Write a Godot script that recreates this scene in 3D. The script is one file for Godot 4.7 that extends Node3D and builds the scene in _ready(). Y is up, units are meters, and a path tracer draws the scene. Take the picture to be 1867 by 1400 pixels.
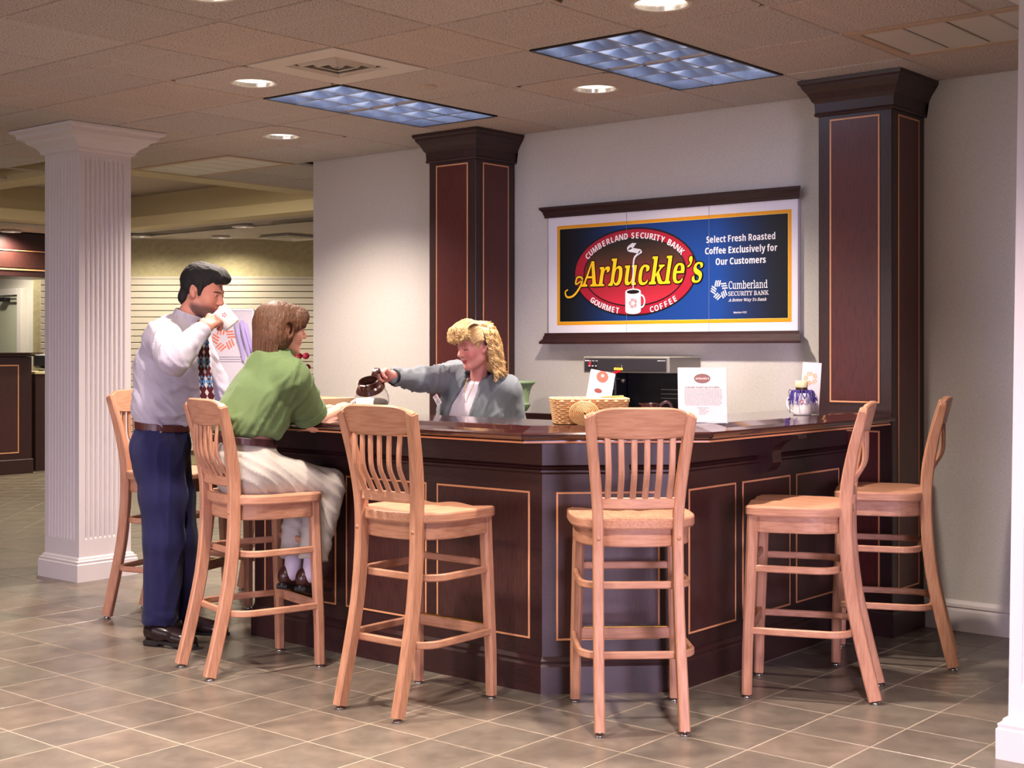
extends Node3D
# Coffee bar in a bank lobby. Metres, y up. The camera stands at x = z = 0; the sign wall is the plane z = WALL.
const EYE := 1.372
const CEIL := 2.703
const WALL := -6.57
const FOCAL := 2510.0
const TURN := 40.0
var M := {}
var names := {}
var rng := RandomNumberGenerator.new()


# ---------------------------------------------------------------- building helpers
func pix(px: float, py: float, depth: float) -> Vector3:
	# the point at that depth in front of the camera which the photograph shows at that pixel
	var t := deg_to_rad(TURN)
	var f := Vector3(-sin(t), 0, -cos(t))
	var r := Vector3(cos(t), 0, -sin(t))
	return Vector3(0, EYE, 0) + (f + r * ((px - 933.5) / FOCAL) + Vector3.UP * ((638.5 - py) / FOCAL)) * depth


func pixel_of(p: Vector3) -> Vector3:
	var t := deg_to_rad(TURN)
	var q := p - Vector3(0, EYE, 0)
	var d := q.dot(Vector3(-sin(t), 0, -cos(t)))
	return Vector3(933.5 + FOCAL * q.dot(Vector3(cos(t), 0, -sin(t))) / d, 638.5 - FOCAL * q.y / d, d)


func st() -> SurfaceTool:
	var s := SurfaceTool.new()
	s.begin(Mesh.PRIMITIVE_TRIANGLES)
	return s


func commit(s: SurfaceTool) -> ArrayMesh:
	s.generate_normals()
	return s.commit()


func put(called: String, mesh: Mesh, m: Material, parent: Node = self) -> MeshInstance3D:
	var o := MeshInstance3D.new()
	o.mesh = mesh
	o.material_override = m
	o.name = numbered(called) if parent == self else called
	parent.add_child(o, true)
	return o


func part(called: String, s: SurfaceTool, m: Material, parent: Node = self) -> MeshInstance3D:
	return put(called, commit(s), m, parent)


func numbered(called: String) -> String:
	var n: int = names.get(called, 0)
	names[called] = n + 1
	return called if n == 0 else "%s_%03d" % [called, n]


func tag(o: Node, label: String, category: String, group := "") -> Node:
	o.set_meta("label", label)
	o.set_meta("category", category)
	if group:
		o.set_meta("group", group)
	return o


func thing(called: String, label: String, category: String, at := Vector3.ZERO, turn := 0.0, group := "") -> Node3D:
	var o := Node3D.new()
	o.name = numbered(called)
	add_child(o)
	o.position = at
	o.rotation.y = turn
	tag(o, label, category, group)
	return o


func structure(o: Node, label := "") -> Node:
	o.set_meta("kind", "structure")
	if label:
		o.set_meta("label", label)
	return o


func solid(s: SurfaceTool, t: PackedVector3Array, groups: PackedInt32Array) -> void:
	# adds a closed shape with its faces turned outwards
	var vol := 0.0
	var c := t[0]
	for i in range(0, t.size(), 3):
		vol += (t[i] - c).dot((t[i + 1] - c).cross(t[i + 2] - c))
	var flip := vol > 0.0
	for i in range(0, t.size(), 3):
		s.set_smooth_group(groups[i / 3])
		s.add_vertex(t[i])
		s.add_vertex(t[i + 2] if flip else t[i + 1])
		s.add_vertex(t[i + 1] if flip else t[i + 2])


var smooth_next := 1


func loft(s: SurfaceTool, rings: Array, smooth := true, caps := true, ring_closed := true) -> void:
	var t := PackedVector3Array()
	var g := PackedInt32Array()
	smooth_next += 1
	var sg := smooth_next if smooth else -1
	var n: int = rings[0].size()
	var m := n if ring_closed else n - 1
	for i in rings.size() - 1:
		var a: PackedVector3Array = rings[i]
		var b: PackedVector3Array = rings[i + 1]
		for k in m:
			var k2 := (k + 1) % n
			t.append_array([a[k], a[k2], b[k2], a[k], b[k2], b[k]])
			g.append_array([sg, sg])
	if caps:
		for e in [0, rings.size() - 1]:
			var r: PackedVector3Array = rings[e]
			var c := Vector3.ZERO
			for v in r:
				c += v
			c /= n
			for k in n:
				var k2 := (k + 1) % n
				if e == 0:
					t.append_array([c, r[k2], r[k]])
				else:
					t.append_array([c, r[k], r[k2]])
				g.append(-1)
	solid(s, t, g)


func cbox(s: SurfaceTool, xf: Transform3D, size: Vector3, b := 0.003) -> void:
	# a box with chamfered edges, 44 triangles
	var h := size / 2.0
	b = minf(b, minf(h.x, minf(h.y, h.z)) * 0.9)
	var t := PackedVector3Array()
	var v := func(sx, sy, sz, axis) -> Vector3:
		var p := Vector3(sx * h.x, sy * h.y, sz * h.z)
		for k in 3:
			if k != axis:
				p[k] -= signf(p[k]) * b
		return p
	var add := func(pts: Array) -> void:
		var n: Vector3 = (pts[1] - pts[0]).cross(pts[2] - pts[0])
		if n.dot(pts[0] + pts[1] + pts[2]) > 0:
			pts.reverse()
		t.append_array([pts[0], pts[1], pts[2]])
		if pts.size() > 3:
			t.append_array([pts[0], pts[2], pts[3]])
	for a in 3:
		var u := (a + 1) % 3
		var w := (a + 2) % 3
		for sa in [-1, 1]:
			var q := []
			for e in [[-1, -1], [1, -1], [1, 1], [-1, 1]]:
				var g := [0, 0, 0]
				g[a] = sa
				g[u] = e[0]
				g[w] = e[1]
				q.append(v.call(g[0], g[1], g[2], a))
			add.call(q)
			for su in [-1, 1]:
				var q2 := []
				for e in [[-1, a], [1, a], [1, u], [-1, u]]:
					var g := [0, 0, 0]
					g[a] = sa
					g[u] = su
					g[w] = e[0]
					q2.append(v.call(g[0], g[1], g[2], e[1]))
				add.call(q2)
	for sx in [-1, 1]:
		for sy in [-1, 1]:
			for sz in [-1, 1]:
				add.call([v.call(sx, sy, sz, 0), v.call(sx, sy, sz, 1), v.call(sx, sy, sz, 2)])
	s.set_smooth_group(-1)
	for p in t:
		s.add_vertex(xf * p)


func bx(s: SurfaceTool, lo: Vector3, hi: Vector3, b := 0.003) -> void:
	cbox(s, Transform3D(Basis(), (lo + hi) / 2.0), (hi - lo).abs(), b)


func sweep(s: SurfaceTool, path: PackedVector3Array, profile: PackedVector2Array, side: Vector3, smooth := true, scales := [], closed := false) -> void:
	# profile x runs along side, y along side x tangent
	var rings := []
	var n := path.size()
	for i in n:
		var a := path[(i - 1 + n) % n] if closed or i > 0 else path[i]
		var b := path[(i + 1) % n] if closed or i < n - 1 else path[i]
		var t := (b - a).normalized()
		var u := (side - t * side.dot(t)).normalized()
		var w := t.cross(u)
		var k: Vector2 = scales[i] if scales else Vector2.ONE
		var r := PackedVector3Array()
		for p in profile:
			r.append(path[i] + u * p.x * k.x + w * p.y * k.y)
		rings.append(r)
	if closed:
		rings.append(rings[0])
	loft(s, rings, smooth, not closed)


func tube(s: SurfaceTool, path: PackedVector3Array, r0: float, r1 := -1.0, n := 8, closed := false) -> void:
	var side := Vector3(0.31, 0.27, 0.91)
	var d := (path[path.size() - 1] - path[0]).normalized() if not closed else Vector3.UP
	if absf(d.dot(side.normalized())) > 0.9:
		side = Vector3(0.9, -0.3, 0.2)
	var sc := []
	for i in path.size():
		var k := 1.0 if r1 < 0 else lerpf(1.0, r1 / r0, float(i) / (path.size() - 1))
		sc.append(Vector2(k, k))
	sweep(s, path, circle(r0, n), side, true, sc, closed)


func circle(r: float, n: int, sy := 1.0) -> PackedVector2Array:
	var p := PackedVector2Array()
	for i in n:
		p.append(Vector2(cos(TAU * i / n) * r, sin(TAU * i / n) * r * sy))
	return p


func octo(w: float, h: float, b: float) -> PackedVector2Array:
	# rectangle with cut corners
	var x := w / 2
	var y := h / 2
	return PackedVector2Array([Vector2(-x + b, -y), Vector2(x - b, -y), Vector2(x, -y + b), Vector2(x, y - b), Vector2(x - b, y), Vector2(-x + b, y), Vector2(-x, y - b), Vector2(-x, -y + b)])


func lathe(s: SurfaceTool, prof: Array, n := 32, at := Vector3.ZERO, basis := Basis(), caps := true) -> void:
	# prof: [radius, height] pairs
	var rings := []
	for p in prof:
		var r := PackedVector3Array()
		for i in n:
			r.append(at + basis * Vector3(cos(TAU * i / n) * p[0], p[1], sin(TAU * i / n) * p[0]))
		rings.append(r)
	loft(s, rings, true, caps)


func extrude(s: SurfaceTool, poly: PackedVector2Array, depth: float, xf := Transform3D()) -> void:
	# a filled outline (concave allowed) in x, y with thickness along z, from 0 to depth
	var idx := Geometry2D.triangulate_polygon(poly)
	var t := PackedVector3Array()
	var g := PackedInt32Array()
	for i in range(0, idx.size(), 3):
		var a := poly[idx[i]]
		var b := poly[idx[i + 1]]
		var c := poly[idx[i + 2]]
		t.append_array([Vector3(a.x, a.y, 0), Vector3(c.x, c.y, 0), Vector3(b.x, b.y, 0), Vector3(a.x, a.y, depth), Vector3(b.x, b.y, depth), Vector3(c.x, c.y, depth)])
		g.append_array([-1, -1])
	var area := 0.0
	for k in poly.size():
		area += poly[k].cross(poly[(k + 1) % poly.size()])
	# triangulate_polygon keeps one winding: find it from the first triangle
	var w := (poly[idx[1]] - poly[idx[0]]).cross(poly[idx[2]] - poly[idx[0]])
	var same := signf(area) == signf(w)
	for k in poly.size():
		var a := poly[k]
		var b := poly[(k + 1) % poly.size()]
		if not same:
			var tmp := a
			a = b
			b = tmp
		t.append_array([Vector3(a.x, a.y, 0), Vector3(b.x, b.y, 0), Vector3(b.x, b.y, depth), Vector3(a.x, a.y, 0), Vector3(b.x, b.y, depth), Vector3(a.x, a.y, depth)])
		g.append_array([-1, -1])
	for i in t.size():
		t[i] = xf * t[i]
	solid(s, t, g)


func offset_line(p: PackedVector2Array, d: float, closed: bool) -> PackedVector2Array:
	# plan points are (x, z); outwards is (-dz, dx) of the way along
	var out := PackedVector2Array()
	var n := p.size()
	for i in n:
		var e := []
		if closed or i > 0:
			e.append((p[i] - p[(i - 1 + n) % n]).normalized())
		if closed or i < n - 1:
			e.append((p[(i + 1) % n] - p[i]).normalized())
		var n0 := Vector2(-e[0].y, e[0].x)
		var n1 := Vector2(-e[-1].y, e[-1].x)
		var m := (n0 + n1).normalized()
		out.append(p[i] + m * d / maxf(0.2, m.dot(n0)))
	return out


func mould(s: SurfaceTool, plan: PackedVector2Array, prof: Array, closed := false, smooth := false) -> void:
	# carries a profile of [out, height] pairs, a closed loop, along a plan line with mitred corners
	var lines := []
	for q in prof:
		lines.append(offset_line(plan, q[0], closed))
	var rings := []
	for i in plan.size():
		var r := PackedVector3Array()
		for k in prof.size():
			r.append(Vector3(lines[k][i].x, prof[k][1], lines[k][i].y))
		rings.append(r)
	if closed:
		rings.append(rings[0])
	loft(s, rings, smooth, not closed)


func rect_plan(x0: float, x1: float, z0: float, z1: float) -> PackedVector2Array:
	# outwards is away from the middle
	return PackedVector2Array([Vector2(x0, z1), Vector2(x1, z1), Vector2(x1, z0), Vector2(x0, z0)])


func arc(c: Vector3, u: Vector3, v: Vector3, a0: float, a1: float, n: int) -> PackedVector3Array:
	var p := PackedVector3Array()
	for i in n + 1:
		var a := lerpf(a0, a1, float(i) / n)
		p.append(c + u * cos(a) + v * sin(a))
	return p


func curve(pts: Array, n: int) -> PackedVector3Array:
	# a smooth line through the points
	var out := PackedVector3Array()
	var m := pts.size()
	for i in m - 1:
		for k in n:
			out.append(pts[i].cubic_interpolate(pts[i + 1], pts[maxi(i - 1, 0)], pts[mini(i + 2, m - 1)], float(k) / n))
	out.append(pts[m - 1])
	return out


func words(text: String, size: float, font: String, m: Material, parent: Node, at: Transform3D, called := "lettering", bold := false, align := HORIZONTAL_ALIGNMENT_CENTER, shear := 0.0, deep := 0.0006) -> MeshInstance3D:
	# flat print, size = height of a capital in metres
	var f := SystemFont.new()
	f.font_names = PackedStringArray([font])
	f.font_weight = 700 if bold else 400
	var t := TextMesh.new()
	t.font = f
	t.text = text
	t.font_size = 48
	t.pixel_size = size / 34.5
	t.depth = deep
	t.curve_step = 1.5
	t.horizontal_alignment = align
	var o := put(called, t, m, parent)
	o.transform = at * Transform3D(Basis(Vector3.RIGHT, Vector3(shear, 1, 0), Vector3.BACK), Vector3.ZERO)
	return o


# ---------------------------------------------------------------- materials
func noise(kind: int, freq: float, seed_: int, octaves := 4, warp := 0.0) -> FastNoiseLite:
	var n := FastNoiseLite.new()
	n.noise_type = kind
	n.frequency = freq
	n.seed = seed_
	n.fractal_octaves = octaves
	if warp > 0:
		n.domain_warp_enabled = true
		n.domain_warp_amplitude = warp
		n.domain_warp_frequency = freq * 0.7
	return n


func ntex(n: FastNoiseLite, ramp: Array, w := 512, h := 512) -> NoiseTexture2D:
	# ramp: [place, colour] pairs
	var t := NoiseTexture2D.new()
	t.width = w
	t.height = h
	t.seamless = true
	t.noise = n
	if ramp:
		var g := Gradient.new()
		g.offsets = PackedFloat32Array(ramp.map(func(r): return r[0]))
		g.colors = PackedColorArray(ramp.map(func(r): return r[1]))
		t.color_ramp = g
	return t


func mat(called: String, c: Color, rough := 0.6, metal := 0.0, spec := 0.5) -> StandardMaterial3D:
	var m := StandardMaterial3D.new()
	m.resource_name = called
	m.albedo_color = c
	m.roughness = rough
	m.metallic = metal
	m.metallic_specular = spec
	M[called] = m
	return m


func tri_mat(called: String, tex: Texture2D, scale: Vector3, rough := 0.6, world := true, spec := 0.5) -> StandardMaterial3D:
	var m := mat(called, Color.WHITE, rough, 0.0, spec)
	m.albedo_texture = tex
	m.uv1_triplanar = true
	m.uv1_world_triplanar = world
	m.uv1_triplanar_sharpness = 8.0
	m.uv1_scale = scale
	return m


func glow(called: String, c: Color, energy: float) -> StandardMaterial3D:
	var m := mat(called, c)
	m.emission_enabled = true
	m.emission = c
	m.emission_energy_multiplier = energy
	return m


func rgb(r: int, g: int, b: int) -> Color:
	return Color(r / 255.0, g / 255.0, b / 255.0)


func make_materials() -> void:
	var S := FastNoiseLite.TYPE_SIMPLEX_SMOOTH
	var V := FastNoiseLite.TYPE_VALUE_CUBIC
	# maple: long soft grain
	var maple := ntex(noise(S, 0.012, 3, 5, 18.0), [[0.0, rgb(162, 112, 86)], [0.45, rgb(179, 129, 102)], [0.7, rgb(189, 140, 112)], [1.0, rgb(171, 121, 94)]])
	for a in [["maple_tall", Vector3(9, 0.9, 9)], ["maple_wide", Vector3(0.9, 10, 1.6)], ["maple_deep", Vector3(9, 12, 0.9)]]:
		var m := tri_mat(a[0], maple, a[1], 0.46, false, 0.4)
	# mahogany: dark red brown, upright or lying grain
	var maho := ntex(noise(S, 0.02, 11, 6, 24.0), [[0.0, rgb(34, 16, 17)], [0.4, rgb(48, 22, 22)], [0.62, rgb(57, 26, 25)], [1.0, rgb(40, 18, 18)]])
	var panel := ntex(noise(S, 0.02, 23, 6, 30.0), [[0.0, rgb(47, 25, 24)], [0.4, rgb(64, 34, 31)], [0.62, rgb(74, 40, 35)], [1.0, rgb(55, 29, 27)]])
	var red := ntex(noise(S, 0.02, 29, 6, 30.0), [[0.0, rgb(58, 22, 21)], [0.4, rgb(80, 29, 27)], [0.62, rgb(90, 34, 30)], [1.0, rgb(68, 25, 23)]])  # column veneer, reddened to hold the warm glow of the downlights
	for a in [["panel_lit_red", red, Vector3(10, 0.8, 10), 0.4], ["mahogany_tall", maho, Vector3(11, 1.0, 11), 0.42], ["mahogany_wide", maho, Vector3(1.0, 11, 11), 0.46], ["panel_tall", panel, Vector3(10, 0.8, 10), 0.42], ["bar_top", maho, Vector3(1.2, 9, 6), 0.13]]:
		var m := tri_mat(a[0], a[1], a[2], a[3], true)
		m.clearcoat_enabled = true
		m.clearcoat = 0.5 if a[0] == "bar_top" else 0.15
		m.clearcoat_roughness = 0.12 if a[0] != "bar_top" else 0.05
	mat("inlay", rgb(226, 160, 112), 0.4)
	# wall covering: fine mottled fibre
	var paper := ntex(noise(V, 0.14, 5, 3), [[0.0, rgb(196, 191, 183)], [0.4, rgb(203, 198, 191)], [0.6, rgb(207, 203, 196)], [1.0, rgb(212, 208, 202)]])
	var wp := tri_mat("wall_paper", paper, Vector3(3.0, 3.0, 3.0), 0.85)
	wp.metallic_specular = 0.25
	var ol := ntex(noise(V, 0.04, 6, 3), [[0.0, rgb(162, 151, 116)], [0.5, rgb(174, 163, 128)], [1.0, rgb(184, 174, 138)]])
	tri_mat("olive_paper", ol, Vector3(1.6, 1.6, 1.6), 0.9)
	mat("white_paint", rgb(214, 206, 204), 0.42)
	mat("trim_paint", rgb(216, 209, 206), 0.4)
	mat("ceiling_paint", rgb(206, 196, 180), 0.8)
	# fissured ceiling tile
	var fis := ntex(noise(S, 0.085, 9, 3, 9.0), [[0.0, rgb(96, 84, 76)], [0.27, rgb(128, 116, 107)], [0.36, rgb(190, 182, 175)], [0.6, rgb(201, 194, 188)], [1.0, rgb(209, 203, 198)]], 1024, 1024)
	for k in 3:
		var m := tri_mat("ceiling_tile_%d" % k, fis, Vector3(1.25, 1.25, 1.25), 0.95)
		m.albedo_color = [Color(1, 1, 1), Color(0.965, 0.96, 0.96), Color(1.0, 0.97, 0.95)][k]
		m.uv1_offset = Vector3(k * 0.37, 0, k * 0.21)
	mat("tee_bar", rgb(186, 170, 156), 0.6)
	# floor tiles
	var cl := noise(S, 0.009, 31, 6, 30.0)
	cl.fractal_gain = 0.68
	for k in 4:
		var base: Color = [rgb(110, 100, 90), rgb(106, 97, 88), rgb(114, 102, 91), rgb(108, 101, 91)][k]
		var t := ntex(cl, [[0.15, base * 0.9], [0.4, base * 0.975], [0.6, base * 1.025], [0.85, base * 1.09]])
		var m := tri_mat("floor_tile_%d" % k, t, Vector3(1.1, 1.1, 1.1), 0.3)
		m.uv1_offset = Vector3(k * 0.31, 0, k * 0.57)
		m.metallic_specular = 0.45
	mat("grout", rgb(150, 136, 120), 0.9)
	mat("chrome", rgb(200, 200, 205), 0.2, 1.0)
	mat("brass", rgb(176, 142, 62), 0.3, 1.0)
	mat("louver", rgb(190, 196, 212), 0.24, 0.8)
	mat("black_metal", rgb(22, 22, 26), 0.4)
	mat("white_metal", rgb(205, 198, 186), 0.5)
	mat("can_reflector", rgb(232, 226, 216), 0.22, 0.85)
	mat("duct_metal", rgb(150, 150, 146), 0.6)
	mat("ceramic", rgb(236, 232, 230), 0.14)
	mat("paper_white", rgb(236, 230, 230), 0.7)
	glow("can_lamp", Color(1.0, 0.95, 0.9), 2.2)
	glow("tube_lamp", Color(0.91, 0.94, 1.0), 1.7)
	glow("flash_lamp", Color(0.98, 0.89, 1.0), 2.0)


# ---------------------------------------------------------------- the room
func gx(i: float) -> float:
	return -3.27 - 0.6065 * i


func gz(j: float) -> float:
	return -3.515 - 0.608 * j


func in_view(p: Vector3, margin := 40.0) -> bool:
	var q := pixel_of(p)
	return q.z > 0.3 and q.x > -margin and q.x < 1867 + margin and q.y > -margin and q.y < 1400 + margin


func slab(called: String, lo: Vector3, hi: Vector3, m: Material, parent: Node = self) -> MeshInstance3D:
	var s := st()
	bx(s, lo, hi, 0.002)
	return part(called, s, m, parent)


func build_floor() -> void:
	var fl := slab("floor", Vector3(-18, -0.25, -12.5), Vector3(4.5, -0.0012, 6.5), M.grout)
	structure(fl, "taupe ceramic floor tiles with pale grout")
	# one tile, shared: bevelled slab
	var pitch := Vector2(0.3085, 0.301)
	var tile_ring := func(w: float, d: float, y: float) -> PackedVector3Array:
		return PackedVector3Array([Vector3(-w, y, -d), Vector3(w, y, -d), Vector3(w, y, d), Vector3(-w, y, d)])
	var hw := pitch.x / 2 - 0.0036
	var hd := pitch.y / 2 - 0.0036
	var s := st()
	loft(s, [tile_ring.call(hw, hd, -0.01), tile_ring.call(hw, hd, -0.0008), tile_ring.call(hw - 0.0012, hd - 0.0012, 0.0)], false)
	var tile := commit(s)
	var spots := []
	var rest := st()
	for i in range(-20, 40):
		for j in range(-30, 32):
			var c := Vector3(-2.113 - pitch.x * (i + 0.5), 0, -2.637 - pitch.y * (j + 0.5))
			if c.x < -9.55 or (c.z < -6.5 and c.x > -7.45) or (c.x > -5.05 and c.x < -3.55 and c.z < -4.5):
				continue
			if not in_view(c, 30):
				rest.append_from(tile, 0, Transform3D(Basis(), c))
				continue
			spots.append([pixel_of(c).z, c])
	spots.sort_custom(func(a, b): return a[0] < b[0])
	for n in spots.size():
		var k := rng.randi() % 4
		var c: Vector3 = spots[n][1]
		c.y = rng.randf_range(-0.0006, 0.0004)
		if n < 295:
			var o := put("tile", tile, M["floor_tile_%d" % k], fl)
			o.position = c
		else:
			rest.append_from(tile, 0, Transform3D(Basis(), c))
	var ro := MeshInstance3D.new()
	# beyond the straight courses the tiles lie on the diagonal
	var turn := Basis(Vector3.UP, PI / 4)
	for i in range(-40, 41):
		for j in range(-40, 41):
			var c := turn * Vector3(i * 0.305, 0, j * 0.305) + Vector3(-13, -0.0006, -7.5)
			if c.x > -9.5 or c.x < -17.1 or c.z > 5.8 or c.z < -11.0:
				continue
			rest.append_from(tile, 0, Transform3D(turn, c))
	ro.mesh = rest.commit()
	ro.material_override = M.floor_tile_0
	ro.name = "far_tiles"
	ro.set_meta("kind", "stuff")
	fl.add_child(ro)


func baseboard(called: String, plan: PackedVector2Array) -> void:
	var s := st()
	mould(s, plan, [[0, 0], [0.016, 0], [0.016, 0.098], [0.012, 0.112], [0.018, 0.118], [0.016, 0.132], [0.008, 0.146], [0, 0.15]])
	structure(part(called, s, M.trim_paint), "white painted baseboard with moulded top")


func build_walls() -> void:
	structure(slab("wall_back", Vector3(-7.353, 0, -8.2), Vector3(4.3, 2.82, WALL), M.wall_paper), "mottled grey beige papered wall behind the coffee bar")
	baseboard("baseboard_back", PackedVector2Array([Vector2(-2.83, WALL), Vector2(4.2, WALL)]))
	structure(slab("wall_left", Vector3(-17.6, 0, -12.3), Vector3(-17.3, 2.82, 6.3), M.wall_paper))
	structure(slab("wall_right", Vector3(4.1, 0, -6.6), Vector3(4.4, 2.82, 6.3), M.wall_paper))
	# wall behind the camera, with unseen windows added to carry a fill light
	var s := st()
	bx(s, Vector3(-17.3, 0, 6.0), Vector3(4.1, 0.35, 6.2))
	bx(s, Vector3(-17.3, 2.6, 6.0), Vector3(4.1, 2.82, 6.2))
	for x in [[-17.3, -9.6], [-6.7, -6.4], [-3.5, -3.2], [-0.3, 4.1]]:
		bx(s, Vector3(x[0], 0.35, 6.0), Vector3(x[1], 2.6, 6.2))
	structure(part("wall_front", s, M.wall_paper))
	for k in 3:
		var x0: float = [-9.6, -6.4, -3.2][k]
		var w := st()
		for e in [[x0, x0 + 0.06, 0.35, 2.6], [x0 + 2.84, x0 + 2.9, 0.35, 2.6], [x0 + 0.06, x0 + 2.84, 0.35, 0.41], [x0 + 0.06, x0 + 2.84, 2.54, 2.6], [x0 + 1.42, x0 + 1.48, 0.41, 2.54]]:
			bx(w, Vector3(e[0], e[2], 6.05), Vector3(e[1], e[3], 6.13))
		structure(part("window_%d" % (k + 1), w, M.white_metal), "white framed window added out of view for the fill light")
	# far end: wall with the staff door, and the slanting wall that carries the display boards
	structure(slab("wall_far", Vector3(-17.3, 0, -9.4), Vector3(-14.6, 2.82, -9.2), M.wall_paper))
	var d := st()
	bx(d, Vector3(-16.5, 0.02, -9.19), Vector3(-15.68, 2.06, -9.15))
	var door := part("door_1", d, mat("door_paint", rgb(176, 178, 160), 0.5))
	structure(door, "pale green grey staff door")
	var df := st()
	bx(df, Vector3(-15.68, 0, -9.2), Vector3(-15.58, 2.14, -9.13))
	bx(df, Vector3(-16.6, 2.06, -9.2), Vector3(-15.68, 2.14, -9.13))
	bx(df, Vector3(-16.6, 0, -9.2), Vector3(-16.5, 2.06, -9.13))
	part("door_frame", df, M.trim_paint, door)
	var dc := st()
	bx(dc, Vector3(-15.98, 1.98, -9.15), Vector3(-15.86, 2.03, -9.07))
	bx(dc, Vector3(-15.87, 2.0, -9.12), Vector3(-15.66, 2.015, -9.1))
	part("door_closer", dc, M.black_metal, door)
	var a := pix(60, 638.5, 16.55)
	var b := pix(700, 638.5, 16.55)
	var s2 := st()
	var dir := (b - a).normalized()
	var xf := Transform3D(Basis(dir, Vector3.UP, dir.cross(Vector3.UP)), (a + b) / 2)
	xf.origin.y = 1.41
	cbox(s2, Transform3D(xf.basis, xf.origin - xf.basis.z * 0.1), Vector3(a.distance_to(b), 2.82, 0.2))
	structure(part("wall_slanting", s2, M.olive_paper), "olive wall above the slatted display boards")
	structure(slab("wall_end", Vector3(-14.7, 0, -12.3), Vector3(-7.3, 2.82, -12.1), M.olive_paper))
	# slatted display board: every slat a part
	var board := thing("slatwall", "cream slatted display wall with dark horizontal grooves", "display wall", Vector3(0, 0, 0))
	var wide := a.distance_to(b) - 0.2
	var back := st()
	cbox(back, Transform3D(xf.basis, Vector3(xf.origin.x, 1.17, xf.origin.z) + xf.basis.z * 0.008), Vector3(wide, 2.1, 0.012))
	part("backing_board", back, mat("groove_brown", rgb(92, 74, 52), 0.8), board)
	var sl := st()
	cbox(sl, Transform3D(), Vector3(wide, 0.068, 0.02), 0.003)
	var slat := commit(sl)
	var cream := mat("slat_cream", rgb(182, 172, 157), 0.5)
	var y := 2.225
	while y > 0.2:
		var o := put("slat", slat, cream, board)
		o.transform = Transform3D(xf.basis, Vector3(xf.origin.x, y - 0.034, xf.origin.z) + xf.basis.z * 0.022)
		y -= 0.0765
	var cap := st()
	cbox(cap, Transform3D(xf.basis, Vector3(xf.origin.x, 2.243, xf.origin.z) + xf.basis.z * 0.02), Vector3(wide, 0.03, 0.03))
	part("top_rail", cap, cream, board)
	var post := st()
	cbox(post, Transform3D(xf.basis, xf.origin + Vector3(0, -0.24, 0) + xf.basis.z * 0.035 + xf.basis.x * -0.62), Vector3(0.05, 2.1, 0.02))


func tile_hole(c: Vector2, w: float, d: float, r: float, y0: float, y1: float) -> ArrayMesh:
	# a ceiling tile with a round hole
	var s := st()
	var n := 32
	var ring := func(y: float, kind: int) -> PackedVector3Array:
		var p := PackedVector3Array()
		for i in n:
			var a := TAU * (i + 0.5) / n
			var q := Vector2(cos(a), sin(a))
			if kind == 0:
				q = q / maxf(absf(q.x), absf(q.y))
				p.append(Vector3(c.x + q.x * w, y, c.y + q.y * d))
			else:
				p.append(Vector3(c.x + q.x * r, y, c.y + q.y * r))
		return p
	var a0: PackedVector3Array = ring.call(y0, 0)
	loft(s, [ring.call(y0, 0), ring.call(y1, 0), ring.call(y1, 1), ring.call(y0, 1), a0], false, false)
	return commit(s)


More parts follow.
